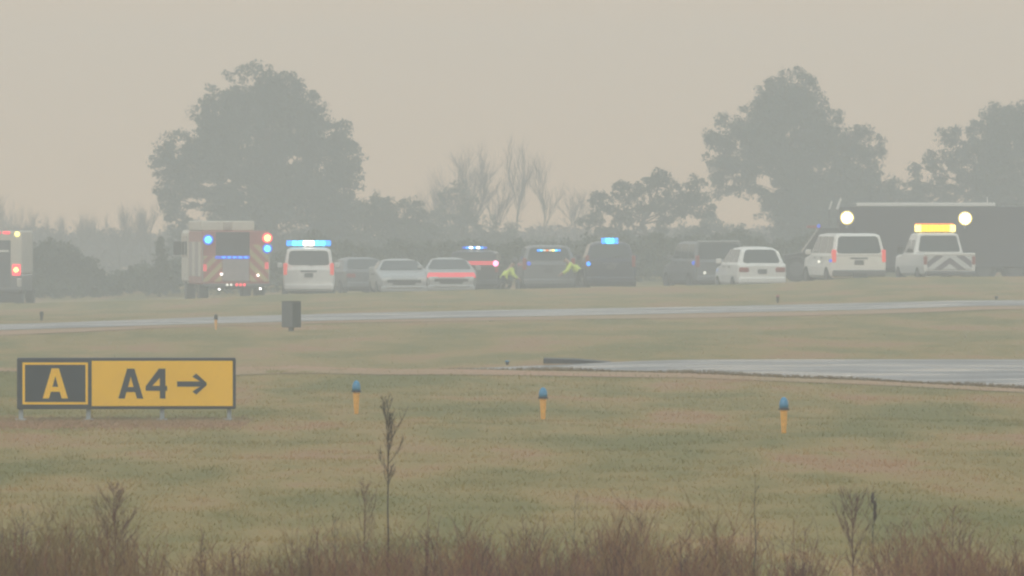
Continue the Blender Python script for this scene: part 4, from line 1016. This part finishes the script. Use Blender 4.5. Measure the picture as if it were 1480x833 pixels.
leafy('pine_tree', 'large broad dark pine with a domed crown standing behind the fire engine', 'tree',
      [(375, 215, 100, 100), (400, 320, 115, 80), (300, 250, 55, 60), (368, 128, 52, 36), (408, 130, 34, 30), (330, 150, 38, 42), (385, 170, 72, 55), (432, 168, 42, 42), (306, 190, 40, 52), (350, 220, 75, 60), (456, 190, 22, 34), (465, 225, 52, 55), (420, 240, 70, 60),
       (492, 200, 18, 30), (500, 240, 26, 50), (255, 222, 30, 34), (238, 238, 20, 28), (270, 260, 42, 34), (246, 285, 24, 26), (300, 275, 40, 30), (360, 290, 55, 30), (486, 285, 44, 55), (440, 315, 75, 55), (505, 330, 40, 45),
       (255, 320, 20, 40), (340, 335, 60, 40), (400, 375, 110, 35), (480, 375, 60, 35), (262, 365, 22, 35)],
      418, gaps=[(424, 189, 7, 5), (428, 230, 15, 6), (416, 237, 8, 6), (362, 178, 4, 4), (318, 163, 4, 9), (262, 205, 8, 9), (300, 268, 22, 5), (330, 262, 10, 7), (350, 273, 10, 6), (280, 290, 22, 5), (405, 262, 8, 4), (285, 310, 20, 8), (258, 350, 6, 10)], trunk=395, cut=-.5)
leafy('pine_tree', 'large dark pine with a pointed domed crown behind the dusky van and white crossover', 'tree',
      [(1140, 215, 70, 85), (1180, 300, 105, 80), (1145, 128, 38, 30), (1120, 150, 36, 34), (1165, 150, 34, 36), (1100, 185, 45, 40), (1150, 195, 60, 55), (1195, 195, 38, 40), (1205, 225, 42, 40), (1075, 215, 42, 40), (1046, 176, 9, 12), (1030, 200, 12, 14), (1040, 225, 24, 40),
       (1140, 250, 70, 50), (1228, 235, 30, 34), (1250, 195, 12, 14), (1243, 190, 8, 12), (1272, 212, 7, 14), (1262, 235, 18, 26), (1215, 270, 60, 45), (1270, 275, 34, 36), (1150, 300, 50, 50), (1210, 330, 90, 45), (1060, 260, 38, 34), (1290, 310, 50, 50), (1160, 360, 60, 40), (1230, 375, 110, 30)],
      425, gaps=[(1066, 205, 6, 5), (1103, 262, 14, 12), (1117, 275, 12, 8), (1020, 250, 5, 20), (1070, 300, 34, 18), (1095, 325, 26, 12), (1047, 290, 8, 12)], trunk=1160, cut=-.5)
leafy('pine_tree', 'tall dark pine cut by the right edge behind the rescue truck', 'tree',
      [(1315, 300, 40, 34), (1335, 335, 60, 40), (1465, 250, 75, 80), (1450, 172, 32, 26), (1480, 180, 36, 34), (1425, 200, 34, 34), (1470, 220, 60, 50), (1373, 198, 17, 15), (1378, 222, 18, 26), (1412, 240, 40, 38), (1530, 220, 50, 70), (1345, 228, 10, 10), (1352, 250, 18, 22), (1322, 240, 6, 9), (1325, 262, 10, 16),
       (1400, 285, 48, 40), (1470, 290, 75, 50), (1345, 290, 34, 34), (1420, 335, 90, 45), (1500, 340, 70, 50), (1440, 380, 90, 30)], 430, gaps=[(1335, 255, 4, 14), (1358, 245, 4, 12)], trunk=1470, cut=-.5)
leafy('pine_tree', 'smaller ragged pine with see through gaps in the middle distance', 'tree',
      [(905, 278, 28, 18), (935, 265, 16, 14), (955, 258, 16, 14), (970, 275, 18, 18), (870, 290, 16, 12), (880, 310, 30, 16), (920, 310, 34, 20), (968, 300, 30, 22), (850, 322, 14, 10), (900, 338, 40, 18), (950, 330, 34, 20), (990, 290, 18, 18), (1005, 275, 18, 20), (1015, 300, 20, 16), (960, 358, 60, 16), (900, 365, 40, 18), (1010, 345, 24, 26)],
      405, gaps=[(943, 314, 12, 8), (925, 262, 5, 6), (895, 295, 8, 5), (985, 328, 24, 10), (905, 350, 14, 8), (972, 345, 16, 8), (975, 282, 5, 6)], trunk=935, cut=-.30, tr=.2, crad=.26)
leafy('evergreen_bush', 'rounded dark evergreen bush at the left beside the ambulance', 'bush',
      [(78, 372, 34, 26), (105, 385, 40, 30), (60, 385, 26, 36), (95, 405, 58, 26), (135, 405, 22, 20)], 345, dens=3, crad=.22, size=.06, material='leaves_dark', tr=.08, cut=-.9)
leafy('conical_shrub', 'narrow pointed dark shrub left of the fire engine', 'bush',
      [(231, 350, 5, 12), (231, 370, 9, 18), (231, 395, 13, 20), (232, 412, 14, 16)], 340, dens=5, crad=.15, size=.05, material='leaves_dark', tr=.06, cut=-.9)
leafy('evergreen_tree', 'low rounded evergreen touching the right side of the big left pine', 'tree',
      [(545, 305, 34, 26), (585, 310, 34, 28), (560, 340, 60, 34), (600, 350, 45, 34), (540, 375, 60, 34)], 412, material='leaves_dark', dens=1.2, cut=-.4, tr=.18)
leafy('evergreen_bush', 'grey green bush mass below the bare trees at the centre', 'bush',
      [(660, 300, 30, 40), (640, 330, 40, 30), (690, 340, 40, 30), (720, 365, 50, 25), (660, 370, 60, 30), (785, 365, 44, 25), (750, 320, 14, 30), (745, 350, 25, 25)], 445, material='leaves_dark', dens=.7, cut=-.12, tr=.12)

leafy('evergreen_bush', 'grey green bushes between the ragged pine and the pointed pine', 'bush',
      [(985, 340, 26, 20), (1030, 325, 20, 18), (1060, 345, 34, 24), (1020, 362, 60, 20), (1100, 360, 40, 26)], 445, material='leaves_dark', dens=.9, cut=-.2, tr=.12)

# low undergrowth along the wood edge behind the vehicles
def undergrowth():
    C = []
    for i in range(15000):
        px = rng.uniform(-120, 1620); Y = rng.uniform(340, 395)
        top = np.interp(px, [-120, 150, 250, 450, 560, 700, 860, 960, 1140, 1300, 1620], [410, 412, 385, 358, 355, 356, 354, 350, 346, 338, 336])
        x = wx(px, Y); g = ground_z(x, Y); hh = wz(top + 20 * noise.noise(Vector((px * .012, 0, 5))) + 16 * noise.noise(Vector((px * .05, Y * .1, 5))), Y) - g
        if noise.noise(Vector((x * .3, Y * .1, 20))) < -.3: continue
        C.append((x, Y, g + rng.uniform(0, max(.3, hh))))
    C = np.array(C)
    return np_mesh('undergrowth', clump_leaves(C, .3 * rng.uniform(.6, 1.3, len(C)), 26, .10), 3, 'leaves_dark')
tag(undergrowth(), 'low dark undergrowth along the wood edge behind the parked vehicles', 'undergrowth', kind='stuff')

# bare trees
def bare_mesh(seed, H, spread=.45, depth=5, r0=.14):
    rl = random.Random(seed); S = Segs(); T = Segs()
    def grow(p, d, L, r, lvl):
        q = p
        for k in range(3):
            d = (d + Vector((rl.gauss(0, .10), rl.gauss(0, .10), .06))).normalized(); e_ = q + d * L / 3
            (S if lvl < 2 else T).add(q, e_, r * (1 - k * .15), r * (1 - (k + 1) * .15)); q = e_
            if lvl < depth and (lvl > 0 or k > 0):
                for _ in range(2 if lvl < 3 else 1):
                    a = rl.uniform(0, 6.28); nd = (d + Vector((math.cos(a), math.sin(a), .15)) * spread * rl.uniform(.7, 1.4)).normalized()
                    grow(q, nd, L * rl.uniform(.45, .7), r * .55, lvl + 1)
    grow(Vector((0, 0, -.1)), Vector((0, 0, 1)), H * .55, r0, 0)
    return S, T
bare_cache = []
for sd_, H in ((1, 9), (2, 9), (3, 9), (4, 9)):
    S, T = bare_mesh(sd_, H, r0=.11)
    a = S.obj('trunk', 'twigs'); b = T.obj('twigs', 'twigs'); bare_cache.append((a.data, b.data)); bpy.data.objects.remove(a); bpy.data.objects.remove(b)
def bare(px, topy, Y, var, label, wide=1.0, group=None):
    x = wx(px, Y); g = ground_z(x, Y); H = wz(topy, Y) - g
    t = thing('bare_tree', label, 'tree', (x, Y, g), rnd.uniform(0, 6), group)
    tm, tw = bare_cache[var]
    zmax = max(v.co.z for v in tw.vertices) if 'zmax' not in tw else tw['zmax']; tw['zmax'] = zmax
    k = H / zmax
    for nm, me in (('trunk', tm), ('twigs', tw)):
        o = bpy.data.objects.new(nm, me); col.objects.link(o); o.parent = t; o.scale = (k * wide, k * wide, k)
bare(672, 196, 462, 0, 'tall faint bare tree left of the centre', 1.1)
bare(748, 188, 465, 1, 'tallest faint bare tree, slim, right of the centre pair', .8)
bare(780, 215, 470, 2, 'faint bare tree at the right end of the centre group', .8)
bare(640, 248, 455, 3, 'lower faint bare tree at the left end of the centre group', 1.2)
bare(690, 225, 452, 2, 'faint twiggy bare tree close right of the tall centre one', 1.2)
bare(655, 262, 446, 0, 'small twiggy bare tree close left of the tall centre one', 1.3)
bare(705, 240, 450, 1, 'short faint bare tree between the two tall centre ones', 1.1)
bare(840, 262, 475, 0, 'pale reddish bare tree left of the ragged pine', 1.3)
G = 'faint bare trees of the far wood at the left'
for i, px in enumerate([-60, -30, 2, 22, 45, 70, 92, 112, 130, 150, 172, 190, 208, 225, 245]):
    bare(px, 282 + (8, 0, -6, 4, 10, 22, 26, 14, 30, 22, 10, 4, 14, 2, 30)[i], 440 + (i * 37) % 60, i % 4, 'faint bare tree in the hazy far wood at the left', 1.0, G)
G2 = 'faint bare trees of the far wood behind the centre'
for i, px in enumerate([600, 625, 660, 695, 730, 765, 800, 825, 855, 880]):
    bare(px, 310 + (i * 13) % 25, 470 + (i * 29) % 35, (i + 1) % 4, 'faint low bare tree in the hazy wood behind the centre', 1.3, G2)
G3 = 'faint bare trees between the pines'
# far wood that reads as one mass
def far_wood():
    C = []
    for i in range(9000):
        px = rng.uniform(-500, 1980); Y = rng.uniform(488, 514)
        top = 338 + 22 * noise.noise(Vector((px * .012, 1, 2))) + 8 * noise.noise(Vector((px * .06, 1, 2)))
        x = wx(px, Y); g = ground_z(x, Y); C.append((x, Y, g + rng.uniform(0, 1) ** .8 * (wz(top, Y) - g)))
    C = np.array(C)
    return np_mesh('far_woodland', clump_leaves(C, .7 * rng.uniform(.6, 1.3, len(C)), 14, .16), 3, 'twigs')
tag(far_wood(), 'pale far woodland fading into the haze along the horizon', 'woodland', kind='stuff')

# ------------------------------------------------------------------ haze
hm = bpy.data.materials.new('haze_air'); hm.use_nodes = True
nt = hm.node_tree; nt.nodes.clear()
out = nt.nodes.new('ShaderNodeOutputMaterial'); pv = nt.nodes.new('ShaderNodeVolumePrincipled')
pv.inputs['Color'].default_value = (0.93, 0.955, 0.955, 1)
pv.inputs['Density'].default_value = 0.0026
pv.inputs['Anisotropy'].default_value = 0.0
nt.links.new(pv.outputs[0], out.inputs['Volume'])
MATS['haze_air'] = hm
b = MB()
x0, x1, y0, y1, z0, z1 = -165, 165, -25, 524, -3.2, 14.5
b._add([(x0, y0, z0), (x1, y0, z0), (x1, y1, z0), (x0, y1, z0), (x0, y0, z1), (x1, y0, z1), (x1, y1, z1), (x0, y1, z1)],
       [(0, 3, 2, 1), (4, 5, 6, 7), (0, 1, 5, 4), (1, 2, 6, 5), (2, 3, 7, 6), (3, 0, 4, 7)])
hz = b.obj('haze', 'haze_air'); tag(hz, 'pale smoky haze hanging over the airfield', 'haze', kind='stuff')
